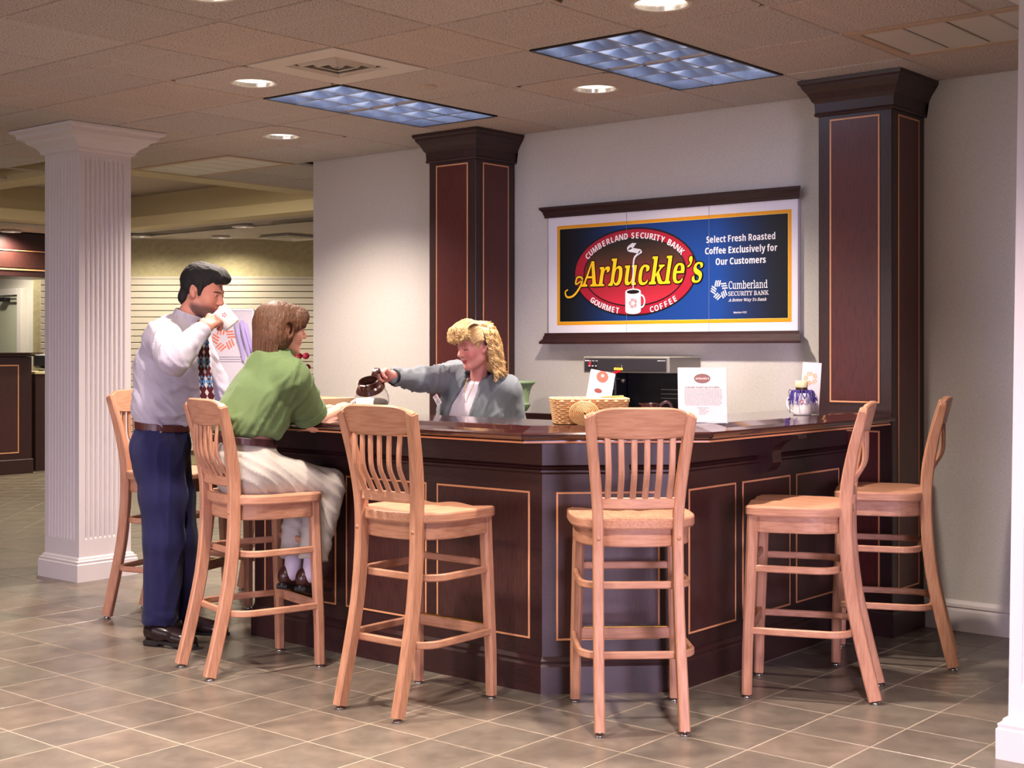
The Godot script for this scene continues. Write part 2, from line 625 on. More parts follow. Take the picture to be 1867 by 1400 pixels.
func build_ceiling() -> void:
	var tray := [-13.05, -8.62, -8.98, -5.7]
	var s := st()
	bx(s, Vector3(-17.6, 2.8, tray[3]), Vector3(4.4, 2.95, 6.3), 0.0)
	bx(s, Vector3(tray[1], 2.8, -12.3), Vector3(4.4, 2.95, tray[3]), 0.0)
	bx(s, Vector3(-17.6, 2.8, -12.3), Vector3(tray[0], 2.95, tray[3]), 0.0)
	bx(s, Vector3(tray[0], 2.8, -12.3), Vector3(tray[1], 2.95, tray[2]), 0.0)
	bx(s, Vector3(tray[0] - 0.2, 3.06, tray[2] - 0.2), Vector3(tray[1] + 0.2, 3.16, tray[3] + 0.2), 0.0)
	var ce := part("ceiling", s, M.ceiling_paint)
	structure(ce, "suspended ceiling of fissured beige tiles")
	# tiles
	var w := 0.6065 / 2 - 0.0075
	var d := 0.608 / 2 - 0.0075
	var t := st()
	var ring := func(hw: float, hd: float, y: float) -> PackedVector3Array:
		return PackedVector3Array([Vector3(-hw, y, -hd), Vector3(hw, y, -hd), Vector3(hw, y, hd), Vector3(-hw, y, hd)])
	loft(t, [ring.call(w, d, 0.018), ring.call(w, d, 0.004), ring.call(w - 0.004, d - 0.004, 0.0)], false)
	var tile := commit(t)
	var holed := tile_hole(Vector2.ZERO, w, d, 0.108, 0.0, 0.018)
	var bars := st()
	var special := {}
	for q in [[0, 2], [0, 3], [3, 2], [3, 3], [2, 1], [-2, 3], [-3, 3], [7, 4], [8, 4]]:
		special[Vector2i(q[0], q[1])] = true
	var cans := []
	var wide := st()
	for i in range(-12, 20):
		for j in range(-15, 10):
			var at := Vector3(gx(i + 0.5), CEIL, gz(j + 0.5))
			var over_tray: bool = at.x < tray[1] + 0.1 and at.x > tray[0] - 0.3 and at.z < tray[3] + 0.1 and at.z > tray[2] - 0.1
			if over_tray or (at.z < WALL and at.x > -7.36):
				continue
			var seen := in_view(at, 110)
			var can: bool = posmod(i - j, 4) == 2 and posmod(i, 2) == 1 and not special.has(Vector2i(i, j)) and j > -5 and j < 4 and i < 6 and i > -5 and Vector2i(i, j) != Vector2i(5, -1)
			if can:
				cans.append([i, j])
			if special.has(Vector2i(i, j)):
				continue
			if not (seen or can):
				wide.append_from(tile, 0, Transform3D(Basis(), at))
				continue
			var o := put("ceiling_tile", holed if can else tile, M["ceiling_tile_%d" % (rng.randi() % 3)], ce)
			o.position = at
	var wo := MeshInstance3D.new()
	wo.mesh = wide.commit()
	wo.material_override = M.ceiling_tile_0
	wo.name = "wider_tiles"
	wo.set_meta("kind", "stuff")
	ce.add_child(wo)
	for i in range(-12, 20):
		bx(bars, Vector3(gx(i) - 0.012, CEIL + 0.004, WALL if i < 7 else tray[3]), Vector3(gx(i) + 0.012, CEIL + 0.014, 6.0), 0.001)
	for j in range(-15, 6):
		bx(bars, Vector3(gx(9) if j > 3 else gx(20), CEIL + 0.005, gz(j) - 0.012), Vector3(gx(-12), CEIL + 0.0145, gz(j) + 0.012), 0.001)
	part("grid_bars", bars, M.tee_bar, ce)
	# smooth border and steps of the raised tray
	var b := st()
	var plan := PackedVector2Array([Vector2(tray[0], tray[3]), Vector2(tray[0], tray[2]), Vector2(tray[1], tray[2]), Vector2(tray[1], tray[3])])
	plan.reverse()
	# outwards here points into the tray
	mould(b, plan, [[-0.26, 2.8], [-0.26, CEIL - 0.012], [0.0, CEIL - 0.012], [0.0, CEIL + 0.02], [0.015, CEIL + 0.03], [0.015, 2.86], [0.04, 2.88], [0.04, 2.93], [0.075, 2.95], [0.075, 3.0], [0.12, 3.03], [0.12, 3.06], [-0.1, 3.06], [-0.1, 2.8]], true)
	structure(part("trim_1", b, mat("tray_paint", rgb(206, 190, 150), 0.7)), "cream stepped moulding round the raised ceiling tray")
	var far := st()
	bx(far, Vector3(-16.5, CEIL, -12.0), Vector3(tray[0] - 0.26, CEIL + 0.02, tray[3] - 0.2))
	bx(far, Vector3(tray[0] - 0.26, CEIL, -12.0), Vector3(-7.36, CEIL + 0.02, tray[2] - 0.26))
	part("far_ceiling_tiles", far, M.ceiling_tile_1, ce)
	var up := st()
	bx(up, Vector3(tray[0], 3.05, tray[2]), Vector3(tray[1], 3.06, tray[3]))
	part("tray_tiles", up, M.ceiling_tile_2, ce)
	var known := {
		Vector2i(3, 1): "recessed downlight in the tile beside the square air diffuser",
		Vector2i(5, 3): "recessed downlight between the louvre panel and the ceiling tray",
		Vector2i(1, 3): "recessed downlight between the two louvre panels near the sign wall",
		Vector2i(-1, 1): "recessed downlight past the corner of the louvre panel over the bar front",
	}
	for c in cans:
		var at := Vector3(gx(c[0] + 0.5), CEIL, gz(c[1] + 0.5))
		downlight(at, known.get(Vector2i(c[0], c[1]), "round recessed downlight over the lobby floor before the bar"), 9.3, Color(1.0, 0.925, 0.87))
	for p in [[20, 419, "far downlight above the wooden teller canopy"], [258, 428, "far downlight seen beside the white fluted column's shaft"], [443, 410, "far downlight in the low ceiling near the dark far vent"]]:
		var at := pix(p[0], p[1], 1.331 * FOCAL / (638.5 - p[1]))
		downlight(Vector3(at.x, CEIL - 0.022, at.z), p[2], 3.6, Color(1.0, 0.955, 0.86), 80.0)
	for p in [[-15.2, -8.6], [-11.2, -11.0], [-12.9, -10.1], [-15.0, -4.2], [-11.5, -3.5]]:
		downlight(Vector3(p[0], CEIL - 0.022, p[1]), "recessed downlight in the ceiling of the far hall", 3.6, Color(1.0, 0.955, 0.86), 80.0)
	troffer(gx(1), gx(0), gz(4), gz(2), "parabolic louvre light panel over the bar front")
	troffer(gx(4), gx(3), gz(4), gz(2), "parabolic louvre light panel near the left wood column")
	troffer(-10.4, -9.95, -6.75, -6.4, "small warm louvre light panel added out of sight in the raised tray to light the far hall", 2.96, Color(1.0, 0.95, 0.84), 12.0)  # hidden fixture added to light the walls of the far hall
	# unseen cove lamp added behind the border to brighten the raised tray
	var cv := thing("added_cove_lamp", "unseen warm tube lamp added behind the border to brighten the ceiling tray", "light", Vector3(-10.8, 2.76, tray[3] - 0.06))
	var ct := st()
	tube(ct, PackedVector3Array([Vector3(-2.0, 0, 0), Vector3(2.0, 0, 0)]), 0.012)
	part("tube", ct, glow("cove_fill", Color(1.0, 0.95, 0.84), 1.5), cv)
	var cl := AreaLight3D.new()
	cl.name = "cove_fill"
	cl.area_size = Vector2(4.0, 0.05)
	cl.light_color = Color(1.0, 0.95, 0.84)
	cl.light_energy = 7.0
	cl.shadow_enabled = true
	cl.position = Vector3(0, 0.03, -0.01)
	cl.rotation.x = PI / 2 - 0.5
	cv.add_child(cl)
	diffuser(Vector3(gx(2.5), CEIL, gz(1.5)))
	return_grille(gx(-1), gx(-3), gz(3), gz(4), "panelled pale ceiling grille in front of a mahogany column capital")
	return_grille(gx(7), gx(9), gz(4), gz(5), "pale ceiling grille beside the raised tray")
	var sp := st()
	lathe(sp, [[0.001, -0.003], [0.042, -0.003], [0.045, 0.0], [0.045, 0.006]], 24, Vector3(-4.785, CEIL - 0.003, -5.042))
	tag(part("sprinkler_cap", sp, M.tee_bar), "small round flush sprinkler cap on ceiling tile", "sprinkler cap")
	var vb := pix(530, 429, 1.331 * FOCAL / (638.5 - 429))
	var fv := thing("far_diffuser", "dark square air vent in the far low ceiling", "vent", Vector3(vb.x, CEIL - 0.036, vb.z))
	for k in 3:
		var v := st()
		var r := 0.28 - k * 0.09
		mould(v, rect_plan(-r, r, -r, r), [[0, 0.0], [-0.004, -0.006], [-0.05, 0.03], [-0.046, 0.034]], true)
		part("vane", v, M.white_metal, fv)


func downlight(at: Vector3, label: String, energy: float, c: Color, cone := 64.0) -> void:
	var t := thing("downlight", label, "light", at, 0.0, "recessed downlights")
	var s := st()
	mould_ring(s, [[0.104, -0.001], [0.112, -0.004], [0.12, -0.002], [0.12, 0.0], [0.104, 0.003]])
	part("trim_ring", s, M.white_metal, t)
	var r := st()
	var rings := []
	for p in [[0.104, 0.0], [0.100, 0.03], [0.088, 0.06], [0.066, 0.085], [0.06, 0.092]]:
		var q := PackedVector3Array()
		for i in 32:
			q.append(Vector3(cos(TAU * i / 32) * p[0], p[1], sin(TAU * i / 32) * p[0]))
		rings.append(q)
	loft(r, rings, true, false)
	part("reflector", r, M.can_reflector, t)
	var l := st()
	lathe(l, [[0.001, 0.01], [0.06, 0.012], [0.094, 0.018], [0.096, 0.03]], 28)
	part("lamp", l, M.can_lamp, t)
	var sp := SpotLight3D.new()
	sp.name = "downlight_beam"
	sp.light_color = c
	sp.light_energy = energy
	sp.spot_angle = cone
	sp.spot_angle_attenuation = 1.0
	sp.spot_range = 12.0
	sp.light_size = 0.06
	sp.shadow_enabled = true
	sp.position = Vector3(0, -0.012, 0)
	sp.rotation.x = -PI / 2
	t.add_child(sp)


func mould_ring(s: SurfaceTool, prof: Array, n := 32, at := Vector3.ZERO) -> void:
	var rings := []
	for i in n + 1:
		var a := TAU * (i % n) / n
		var q := PackedVector3Array()
		for p in prof:
			q.append(at + Vector3(cos(a) * p[0], p[1], sin(a) * p[0]))
		rings.append(q)
	loft(s, rings, false, false)


func troffer(x0: float, x1: float, z0: float, z1: float, label: String, y := CEIL, c := Color(0.80, 0.87, 1.0), energy := 0.4) -> void:
	var t := thing("louvre_light", label, "light", Vector3((x0 + x1) / 2, y, (z0 + z1) / 2), 0.0, "parabolic louvre lights")
	var hw := (x1 - x0) / 2 - 0.004
	var hd := (z1 - z0) / 2 - 0.004
	var f := st()
	mould(f, rect_plan(-hw, hw, -hd, hd), [[0, -0.004], [0, 0.02], [-0.014, 0.02], [-0.014, -0.004]], true)
	part("frame", f, M.black_metal, t)
	var h := st()
	mould(h, rect_plan(-hw, hw, -hd, hd), [[-0.014, -0.002], [-0.016, 0.09], [-0.010, 0.09], [-0.010, -0.002]], true)
	bx(h, Vector3(-hw, 0.088, -hd), Vector3(hw, 0.096, hd), 0.001)
	part("housing", h, M.louver, t)
	var iw := hw - 0.015
	var id := hd - 0.015
	# parabolic blades: thin at the top, wide at the foot, 3 by 6 cells
	var prof := func(k: float) -> PackedVector2Array:
		return PackedVector2Array([Vector2(-0.007, 0) * k, Vector2(-0.0045, -0.02), Vector2(-0.0015, -0.05), Vector2(0.0015, -0.05), Vector2(0.0045, -0.02), Vector2(0.007, 0) * k])
	for i in range(1, 3):
		var s := st()
		var x := lerpf(-iw, iw, i / 3.0)
		sweep(s, PackedVector3Array([Vector3(x, 0.001, -id), Vector3(x, 0.001, id)]), prof.call(1.0), Vector3.LEFT, false)
		part("blade", s, M.louver, t)
	for i in range(1, 6):
		var s := st()
		var z := lerpf(-id, id, i / 6.0)
		sweep(s, PackedVector3Array([Vector3(-iw, 0.001, z), Vector3(iw, 0.001, z)]), prof.call(1.0), Vector3.BACK, false)
		part("blade", s, M.louver, t)
	for i in 3:
		var s := st()
		var x := lerpf(-iw, iw, (i + 0.5) / 3.0)
		tube(s, PackedVector3Array([Vector3(x, 0.07, -id + 0.02), Vector3(x, 0.07, id - 0.02)]), 0.0125, -1.0, 10)
		part("fluorescent_tube", s, M.tube_lamp, t)
	var l := AreaLight3D.new()
	l.name = "louvre_glow"
	l.area_size = Vector2(iw * 2, id * 2)
	l.light_color = c
	l.light_energy = energy
	l.shadow_enabled = true
	l.position = Vector3(0, -0.008, 0)
	l.rotation.x = -PI / 2
	t.add_child(l)


func diffuser(at: Vector3) -> void:
	var t := thing("air_diffuser", "square stepped air diffuser set in the tiled ceiling", "vent", at)
	var p := st()
	mould(p, rect_plan(-0.297, 0.297, -0.297, 0.297), [[0, -0.003], [0, 0.01], [-0.135, 0.01], [-0.125, -0.003]], true)
	part("face_plate", p, M.white_metal, t)
	for k in 3:
		var r := 0.158 - k * 0.052
		var s := st()
		mould(s, rect_plan(-r, r, -r, r), [[0, 0.034], [-0.003, 0.036], [-0.042, -0.001], [-0.038, -0.004]], true)
		part("vane", s, M.white_metal, t)
	var b := st()
	bx(b, Vector3(-0.17, 0.05, -0.17), Vector3(0.17, 0.06, 0.17))
	part("duct", b, M.duct_metal, t)


func return_grille(xa: float, xb: float, za: float, zb: float, label: String) -> void:
	var x0 := minf(xa, xb)
	var x1 := maxf(xa, xb)
	var z0 := minf(za, zb)
	var z1 := maxf(za, zb)
	var t := thing("ceiling_grille", label, "grille", Vector3((x0 + x1) / 2, CEIL, (z0 + z1) / 2))
	var hw := (x1 - x0) / 2 - 0.008
	var hd := (z1 - z0) / 2 - 0.008
	var f := st()
	mould(f, rect_plan(-hw, hw, -hd, hd), [[0, -0.004], [0, 0.014], [-0.05, 0.014], [-0.045, -0.004]], true)
	part("frame", f, mat("grille_frame", rgb(190, 164, 138), 0.6), t)
	for k in 6:
		var s := st()
		var a := lerpf(-hw + 0.045, hw - 0.045, k / 6.0)
		var b := lerpf(-hw + 0.045, hw - 0.045, (k + 1) / 6.0)
		bx(s, Vector3(a + 0.006, 0.0, -hd + 0.045), Vector3(b - 0.006, 0.008, hd - 0.045), 0.003)
		part("panel", s, M.white_metal, t)
	var g := st()
	bx(g, Vector3(-hw + 0.02, 0.008, -hd + 0.02), Vector3(hw - 0.02, 0.014, hd - 0.02))
	part("backing", g, M.grille_frame, t)


# ---------------------------------------------------------------- columns
func flute_plan(x0: float, x1: float, z0: float, z1: float, y: float, depth: float, n: int, inset := 0.0) -> PackedVector3Array:
	var c := [Vector2(x0 + inset, z1 - inset), Vector2(x1 - inset, z1 - inset), Vector2(x1 - inset, z0 + inset), Vector2(x0 + inset, z0 + inset)]
	var out := PackedVector3Array()
	for e in 4:
		var a: Vector2 = c[e]
		var b: Vector2 = c[(e + 1) % 4]
		var u := (b - a).normalized()
		var long := a.distance_to(b)
		var inw := Vector2(u.y, -u.x)
		var margin := 0.035
		var pitch := (long - 2 * margin) / n
		out.append(Vector3(a.x, y, a.y))
		for k in n:
			var m := margin + pitch * (k + 0.5)
			var r := pitch * 0.27
			for q in 7:
				var an := PI * q / 6.0
				var p := a + u * (m - cos(an) * r) + inw * sin(an) * depth
				out.append(Vector3(p.x, y, p.y))
	return out


func fluted_column(x0: float, x1: float, z0: float, z1: float, label: String, flare := 0.0) -> void:
	var t := thing("fluted_column", label, "column", Vector3((x0 + x1) / 2, 0, (z0 + z1) / 2))
	var hw := (x1 - x0) / 2
	var hd := (z1 - z0) / 2
	var s := st()
	var rings := []
	for r in [[0.1, 0.0], [0.243, 0.0], [0.256, 0.009], [2.51, 0.009], [2.526, 0.0], [2.69, 0.0]]:
		rings.append(flute_plan(-hw, hw, -hd, hd, r[0], r[1], 9, flare * r[0] / 2.7))
	loft(s, rings, false)
	part("shaft", s, M.white_paint, t)
	var b := st()
	mould(b, rect_plan(-hw, hw, -hd, hd), [[-0.05, 0.0], [0.03, 0.0], [0.03, 0.1], [0.024, 0.106], [0.026, 0.118], [0.014, 0.124], [0.012, 0.134], [0.0, 0.142], [-0.05, 0.142]], true)
	part("plinth", b, M.white_paint, t)
	var c := st()
	mould(c, rect_plan(-hw, hw, -hd, hd), [[-0.05, 2.555], [0.004, 2.555], [0.02, 2.565], [0.022, 2.578], [0.04, 2.6], [0.075, 2.622], [0.085, 2.638], [0.12, 2.652], [0.125, 2.675], [0.15, 2.685], [0.155, 2.7], [-0.05, 2.7]], true)
	part("capital", c, M.white_paint, t)


func inlay_frame(s: SurfaceTool, xf: Transform3D, w: float, h: float, t := 0.008) -> void:
	for e in [[0, h / 2 - t / 2, w, t], [0, -h / 2 + t / 2, w, t]]:
		cbox(s, xf * Transform3D(Basis(), Vector3(e[0], e[1], 0)), Vector3(e[2], e[3], 0.004), 0.0008)
	for e in [-1, 1]:
		cbox(s, xf * Transform3D(Basis(), Vector3(e * (w / 2 - t / 2), 0, 0)), Vector3(t, h - 2 * t, 0.004), 0.0008)


func veneer_panel(parent: Node, xf: Transform3D, w: float, h: float, t := 0.008, veneer := "panel_tall") -> void:
	# a veneered field with a light inlaid line round it
	var p := st()
	cbox(p, xf * Transform3D(Basis(), Vector3(0, 0, -0.001)), Vector3(w - 2 * t + 0.002, h - 2 * t + 0.002, 0.004), 0.0006)
	var o := part("panel", p, M[veneer], parent)
	var s := st()
	inlay_frame(s, xf, w, h, t)
	part("inlay", s, M.inlay, o)


func wood_column(x0: float, x1: float, zf: float, label: String) -> void:
	var t := thing("wood_column", label, "column", Vector3((x0 + x1) / 2, 0, (zf + WALL) / 2), 0.0)
	var hw := (x1 - x0) / 2
	var hd := (zf - WALL) / 2 - 0.001
	var s := st()
	bx(s, Vector3(-hw, 0, -hd), Vector3(hw, 2.6, hd), 0.004)
	part("shaft", s, M.mahogany_tall, t)
	var p := rect_plan(-hw, hw, -hd + 0.001, hd)
	var wrap := PackedVector2Array([Vector2(-hw, -hd), Vector2(-hw, hd), Vector2(hw, hd), Vector2(hw, -hd)])
	var b := st()
	mould(b, wrap, [[-0.03, 0.0], [0.012, 0.0], [0.012, 0.11], [0.006, 0.122], [0.009, 0.13], [0.0, 0.142], [-0.03, 0.142]])
	part("plinth", b, M.mahogany_wide, t)
	var c := st()
	mould(c, wrap, [[-0.03, 2.527], [0.012, 2.527], [0.016, 2.535], [0.012, 2.545], [0.014, 2.59], [0.024, 2.6], [0.028, 2.61], [0.042, 2.638], [0.06, 2.662], [0.064, 2.676], [0.074, 2.684], [0.076, 2.701], [-0.03, 2.701]])
	part("capital", c, M.mahogany_wide, t)
	var side := Basis(Vector3.UP, PI / 2)
	veneer_panel(t, Transform3D(Basis(), Vector3(0.0, 1.812, hd + 0.002)), 0.262, 1.39, 0.008, "panel_lit_red")
	veneer_panel(t, Transform3D(Basis(), Vector3(0.0, 0.6, hd + 0.002)), 0.262, 0.77, 0.008, "panel_lit_red")
	veneer_panel(t, Transform3D(side, Vector3(hw + 0.002, 1.363, 0.0)), 0.24, 2.29, 0.008, "panel_lit_red")


func build_columns() -> void:
	fluted_column(-7.578, -7.21, -4.96, -4.6, "white fluted square column behind the man in the lilac shirt")
	fluted_column(-1.699, -1.33, -4.978, -4.618, "white fluted square column beside the papered wall's baseboard", 0.03)
	wood_column(-5.874, -5.488, -6.2, "dark mahogany column with inlaid lines behind the woman in grey jacket")
	wood_column(-3.222, -2.834, -6.2, "dark mahogany column with inlaid lines between the bar end and the angled stools")


# ---------------------------------------------------------------- the bar
func bar_plan() -> PackedVector2Array:
	return PackedVector2Array([Vector2(-5.6, -5.12), Vector2(-5.6, -4.665), Vector2(-5.225, -4.295), Vector2(-3.447, -4.295), Vector2(-3.065, -4.665), Vector2(-3.065, -6.19)])


func build_bar() -> void:
	var t := thing("bar_counter", "dark mahogany bar front with inlaid panels, plinth and curved brackets", "bar counter")
	var plan := bar_plan()
	var s := st()
	mould(s, plan, [[-0.1, 0.0], [0.0, 0.0], [0.0, 1.012], [-0.1, 1.012]])
	part("body", s, M.mahogany_wide, t)
	var p := st()
	mould(p, plan, [[-0.02, 0.0], [0.018, 0.0], [0.018, 0.108], [0.012, 0.118], [0.014, 0.13], [0.004, 0.146], [-0.02, 0.146]])
	part("plinth", p, M.mahogany_wide, t)
	var b := st()
	mould(b, plan, [[-0.01, 0.876], [0.004, 0.876], [0.012, 0.884], [0.012, 0.892], [0.004, 0.897], [0.009, 0.904], [0.0, 0.912], [-0.01, 0.912]])
	part("frieze_moulding", b, M.mahogany_wide, t)
	var mid := (0.2113 + 0.805) / 2
	var high := 0.805 - 0.2113
	for x in [[-4.021, -3.509], [-4.584, -4.081], [-5.15, -4.65]]:
		veneer_panel(t, Transform3D(Basis(), Vector3((x[0] + x[1]) / 2, mid, -4.293)), x[1] - x[0], high)
	var cb := Basis(Vector3.UP, PI / 4)
	veneer_panel(t, Transform3D(cb, Vector3(-3.254, mid, -4.478)), 0.42, high)
	veneer_panel(t, Transform3D(Basis(Vector3.UP, -PI / 4), Vector3(-5.4145, mid, -4.478)), 0.42, high)
	var sb := Basis(Vector3.UP, PI / 2)
	for z in [[-4.774, -5.146], [-5.201, -5.624], [-5.68, -6.106]]:
		veneer_panel(t, Transform3D(sb, Vector3(-3.063, mid, (z[0] + z[1]) / 2)), absf(z[1] - z[0]), high)
	# curved brackets under the overhang
	var prof := PackedVector2Array([Vector2(0, 1.006), Vector2(0.205, 1.006), Vector2(0.205, 0.992)])
	for k in 9:
		var a := PI / 2 * k / 8.0
		prof.append(Vector2(0.08 + 0.115 * (1 - sin(a)), 0.922 + 0.068 * cos(a)))
	for k in 9:
		var a := -0.3 + (PI / 2 + 0.3) * k / 8.0
		prof.append(Vector2(0.0 + 0.082 * cos(a), 0.892 - 0.062 * sin(a)))
	for e in [[Vector3(-3.065, 0, -5.36), 0.0], [Vector3(-3.256, 0, -4.48), PI / 4]]:
		var c := st()
		extrude(c, prof, 0.078, Transform3D(Basis(Vector3.UP, e[1]), e[0]) * Transform3D(Basis(), Vector3(0, 0, -0.039)))
		part("bracket", c, M.mahogany_tall, t)
	# the top: mitred lengths with a sloping edge
	var top := thing("bar_worktop", "glossy dark mahogany bar top with sloped nosing and inlaid line", "bar top")
	var pr := [[-0.27, 1.04], [0.12, 1.04], [0.14, 1.0125], [0.222, 1.0125], [0.226, 1.016], [0.226, 1.025], [0.25, 1.036], [0.2545, 1.043], [0.2535, 1.05], [0.246, 1.0565], [0.2, 1.064], [0.135, 1.0772], [0.122, 1.0782], [-0.262, 1.0782], [-0.27, 1.072]]
	var lines := []
	for q in pr:
		lines.append(offset_line(plan, q[0], false))
	for i in plan.size() - 1:
		var rings := []
		var u := (plan[i + 1] - plan[i]).normalized() * 0.0007
		for e in [0, 1]:
			var r := PackedVector3Array()
			for k in pr.size():
				var v: Vector2 = lines[k][i + e] + u * (1 - 2 * e)
				r.append(Vector3(v.x, pr[k][1], v.y))
			rings.append(r)
		var sec := st()
		loft(sec, rings, false)
		part("top_section", sec, M.bar_top, top)
	var il := st()
	mould(il, plan, [[0.222, 1.0155], [0.2285, 1.0155], [0.2285, 1.0225], [0.222, 1.0225]])
	part("inlay", il, M.inlay, top)
	# work counter along the wall
	var w := thing("back_counter", "dark wood work counter along the sign wall with low splashback", "counter")
	var wb := st()
	bx(wb, Vector3(-5.42, 0, -6.565), Vector3(-3.3, 0.87, -6.02))
	part("cabinet", wb, M.mahogany_tall, w)
	var wt := st()
	bx(wt, Vector3(-5.44, 0.87, -6.565), Vector3(-3.26, 0.905, -5.98), 0.006)
	part("worktop", wt, M.bar_top, w)
	var ws := st()
	bx(ws, Vector3(-5.44, 0.905, -6.567), Vector3(-3.24, 0.987, -6.545), 0.003)
	part("splashback", ws, M.mahogany_wide, w)


# ---------------------------------------------------------------- stools
func seat_outline(n: int) -> PackedVector2Array:
	# straight front, rounded back, in x, z
	var p := PackedVector2Array()
	for i in n:
		var a := TAU * i / n
		var c := Vector2(cos(a), sin(a))
		var e := 9.0 if c.y < 0 else 2.7
		var r := pow(pow(absf(c.x), e) + pow(absf(c.y), e), -1.0 / e)
		p.append(Vector2(c.x * r * (0.234 if c.y < 0 else lerpf(0.234, 0.226, c.y)), c.y * r * (0.21 if c.y < 0 else 0.2) - 0.045))
	return p


func make_stool() -> Node3D:
	var t := Node3D.new()
	# seat: hollowed board
	var n := 48
	var out := seat_outline(n)
	var s := st()
	var rings := []
	var hollow := func(q: Vector2) -> float:
		var r := Vector2(q.x / 0.235, (q.y + 0.045) / 0.21)
		var dip := -0.013 * (1.0 - clampf(r.length_squared(), 0.0, 1.0))
		dip -= 0.012 * exp(-pow((absf(q.x) - 0.11) / 0.06, 2.0)) * smoothstep(-0.05, -0.24, q.y)
		return dip
	for f in [0.02, 0.25, 0.45, 0.62, 0.78, 0.9, 0.965]:
		var r := PackedVector3Array()
		for q in out:
			var v := Vector2(q.x * f, -0.045 + (q.y + 0.045) * f)
			r.append(Vector3(v.x, 0.762 + hollow.call(v), v.y))
		rings.append(r)
	loft(s, rings + [rings[6]], true)
	rings = [rings[6]]
	for e in [[0.99, -0.003], [1.0, -0.009], [1.0, -0.034], [0.985, -0.041], [0.9, -0.042]]:
		var r := PackedVector3Array()
		for q in out:
			var v := Vector2(q.x * e[0], -0.045 + (q.y + 0.045) * e[0])
			r.append(Vector3(v.x, 0.762 + e[1] + hollow.call(v) * (0.8 if e[1] > -0.02 else 0.0), v.y))
		rings.append(r)
	for e in rings.size() - 1:
		# each band of the edge keeps its own shading
		loft(s, [rings[e], rings[e + 1]], true, false)
	part("seat", s, M.maple_deep, t)
	# bent apron under the seat
	var a := st()
	var ar := []
	for e in [[0.9, 0.722], [0.905, 0.66], [0.895, 0.656], [0.82, 0.656], [0.82, 0.722], [0.9, 0.722]]:
		var r := PackedVector3Array()
		for q in out:
			r.append(Vector3(q.x * e[0], e[1], -0.045 + (q.y + 0.045) * (e[0] + 0.01)))
		ar.append(r)
	loft(a, ar, false, false)
	part("apron", a, M.maple_wide, t)
	for sx in [-1, 1]:
		var f := st()
		var path := PackedVector3Array([Vector3(0.195 * sx, 0.014, -0.243), Vector3(0.194 * sx, 0.2, -0.24), Vector3(0.187 * sx, 0.5, -0.228), Vector3(0.183 * sx, 0.722, -0.22)])
		sweep(f, path, octo(0.044, 0.044, 0.009), Vector3.RIGHT, false, [Vector2(0.88, 0.88), Vector2(0.93, 0.93), Vector2.ONE, Vector2.ONE])
		part("leg", f, M.maple_tall, t)
		var b := st()
		var bp := curve([Vector3(0.152 * sx, 0.014, 0.246), Vector3(0.150 * sx, 0.2, 0.2), Vector3(0.147 * sx, 0.4, 0.158), Vector3(0.146 * sx, 0.58, 0.138), Vector3(0.146 * sx, 0.74, 0.134), Vector3(0.153 * sx, 0.86, 0.142), Vector3(0.168 * sx, 1.0, 0.168), Vector3(0.183 * sx, 1.135, 0.203)], 3)
		var sc := []
		for q in bp:
			sc.append(Vector2(lerpf(1.0, 1.05, clampf(q.y, 0, 1)), 1.06 if q.y < 0.86 else lerpf(1.06, 0.72, (q.y - 0.86) / 0.28)))
		sweep(b, bp, octo(0.036, 0.048, 0.005), Vector3.RIGHT, false, sc)
		# rounded head of the post
		var hd := bp[bp.size() - 1]
		cbox(b, Transform3D(Basis(Vector3.RIGHT, 0.26) * Basis(Vector3.BACK, -0.45 * sx), hd + Vector3(-0.004 * sx, 0.0, 0.0)), Vector3(0.036, 0.022, 0.033), 0.006)
		part("back_post", b, M.maple_tall, t)
		for z in [[0.195, -0.243], [0.152, 0.246]]:
			var g := st()
			lathe(g, [[0.016, 0.0], [0.018, 0.003], [0.016, 0.008], [0.007, 0.009], [0.007, 0.018]], 14, Vector3(z[0] * sx, 0.0, z[1]))
			part("glide", g, M.chrome, t)
		var pl := st()
		lathe(pl, [[0.0085, 0.0], [0.0085, 0.003], [0.001, 0.0035]], 12, Vector3(0.146 * sx, 0.69, 0.1568), Basis(Vector3.RIGHT, PI / 2))
		part("screw_plug", pl, M.maple_wide, t)
	# bent foot rails
	for e in [[0.513, 0.106, 0.2], [0.268, 0.156, 0.208]]:
		var y: float = e[0]
		var zr: float = e[1]
		var hw: float = e[2]
		var r := 0.085
		var path := PackedVector3Array([Vector3(-hw + 0.006, y, -0.236), Vector3(-hw, y, -0.1)])
		path.append_array(arc(Vector3(-hw + r, y, zr - r), Vector3(-r, 0, 0), Vector3(0, 0, r), 0, PI / 2, 7))
		path.append_array(arc(Vector3(hw - r, y, zr - r), Vector3(0, 0, r), Vector3(r, 0, 0), 0, PI / 2, 7))
		path.append_array([Vector3(hw, y, -0.1), Vector3(hw - 0.006, y, -0.236)])
		var q := st()
		sweep(q, path, octo(0.028, 0.017, 0.004), Vector3.UP, false)
		part("foot_rail", q, M.maple_wide, t)
	var u := st()
	cbox(u, Transform3D(Basis(), Vector3(0, 0.535, -0.23)), Vector3(0.37, 0.028, 0.018), 0.004)
	part("stretcher", u, M.maple_wide, t)
	var w := st()
	cbox(w, Transform3D(Basis(), Vector3(0, 0.27, -0.238)), Vector3(0.37, 0.046, 0.022), 0.004)
	var lo := part("stretcher", w, M.maple_wide, t)
	var br := st()
	cbox(br, Transform3D(Basis(), Vector3(0, 0.2935, -0.238)), Vector3(0.33, 0.004, 0.019), 0.001)
	part("foot_plate", br, M.brass, lo)
	# curved crest rail
	var c := st()
	var cr := []
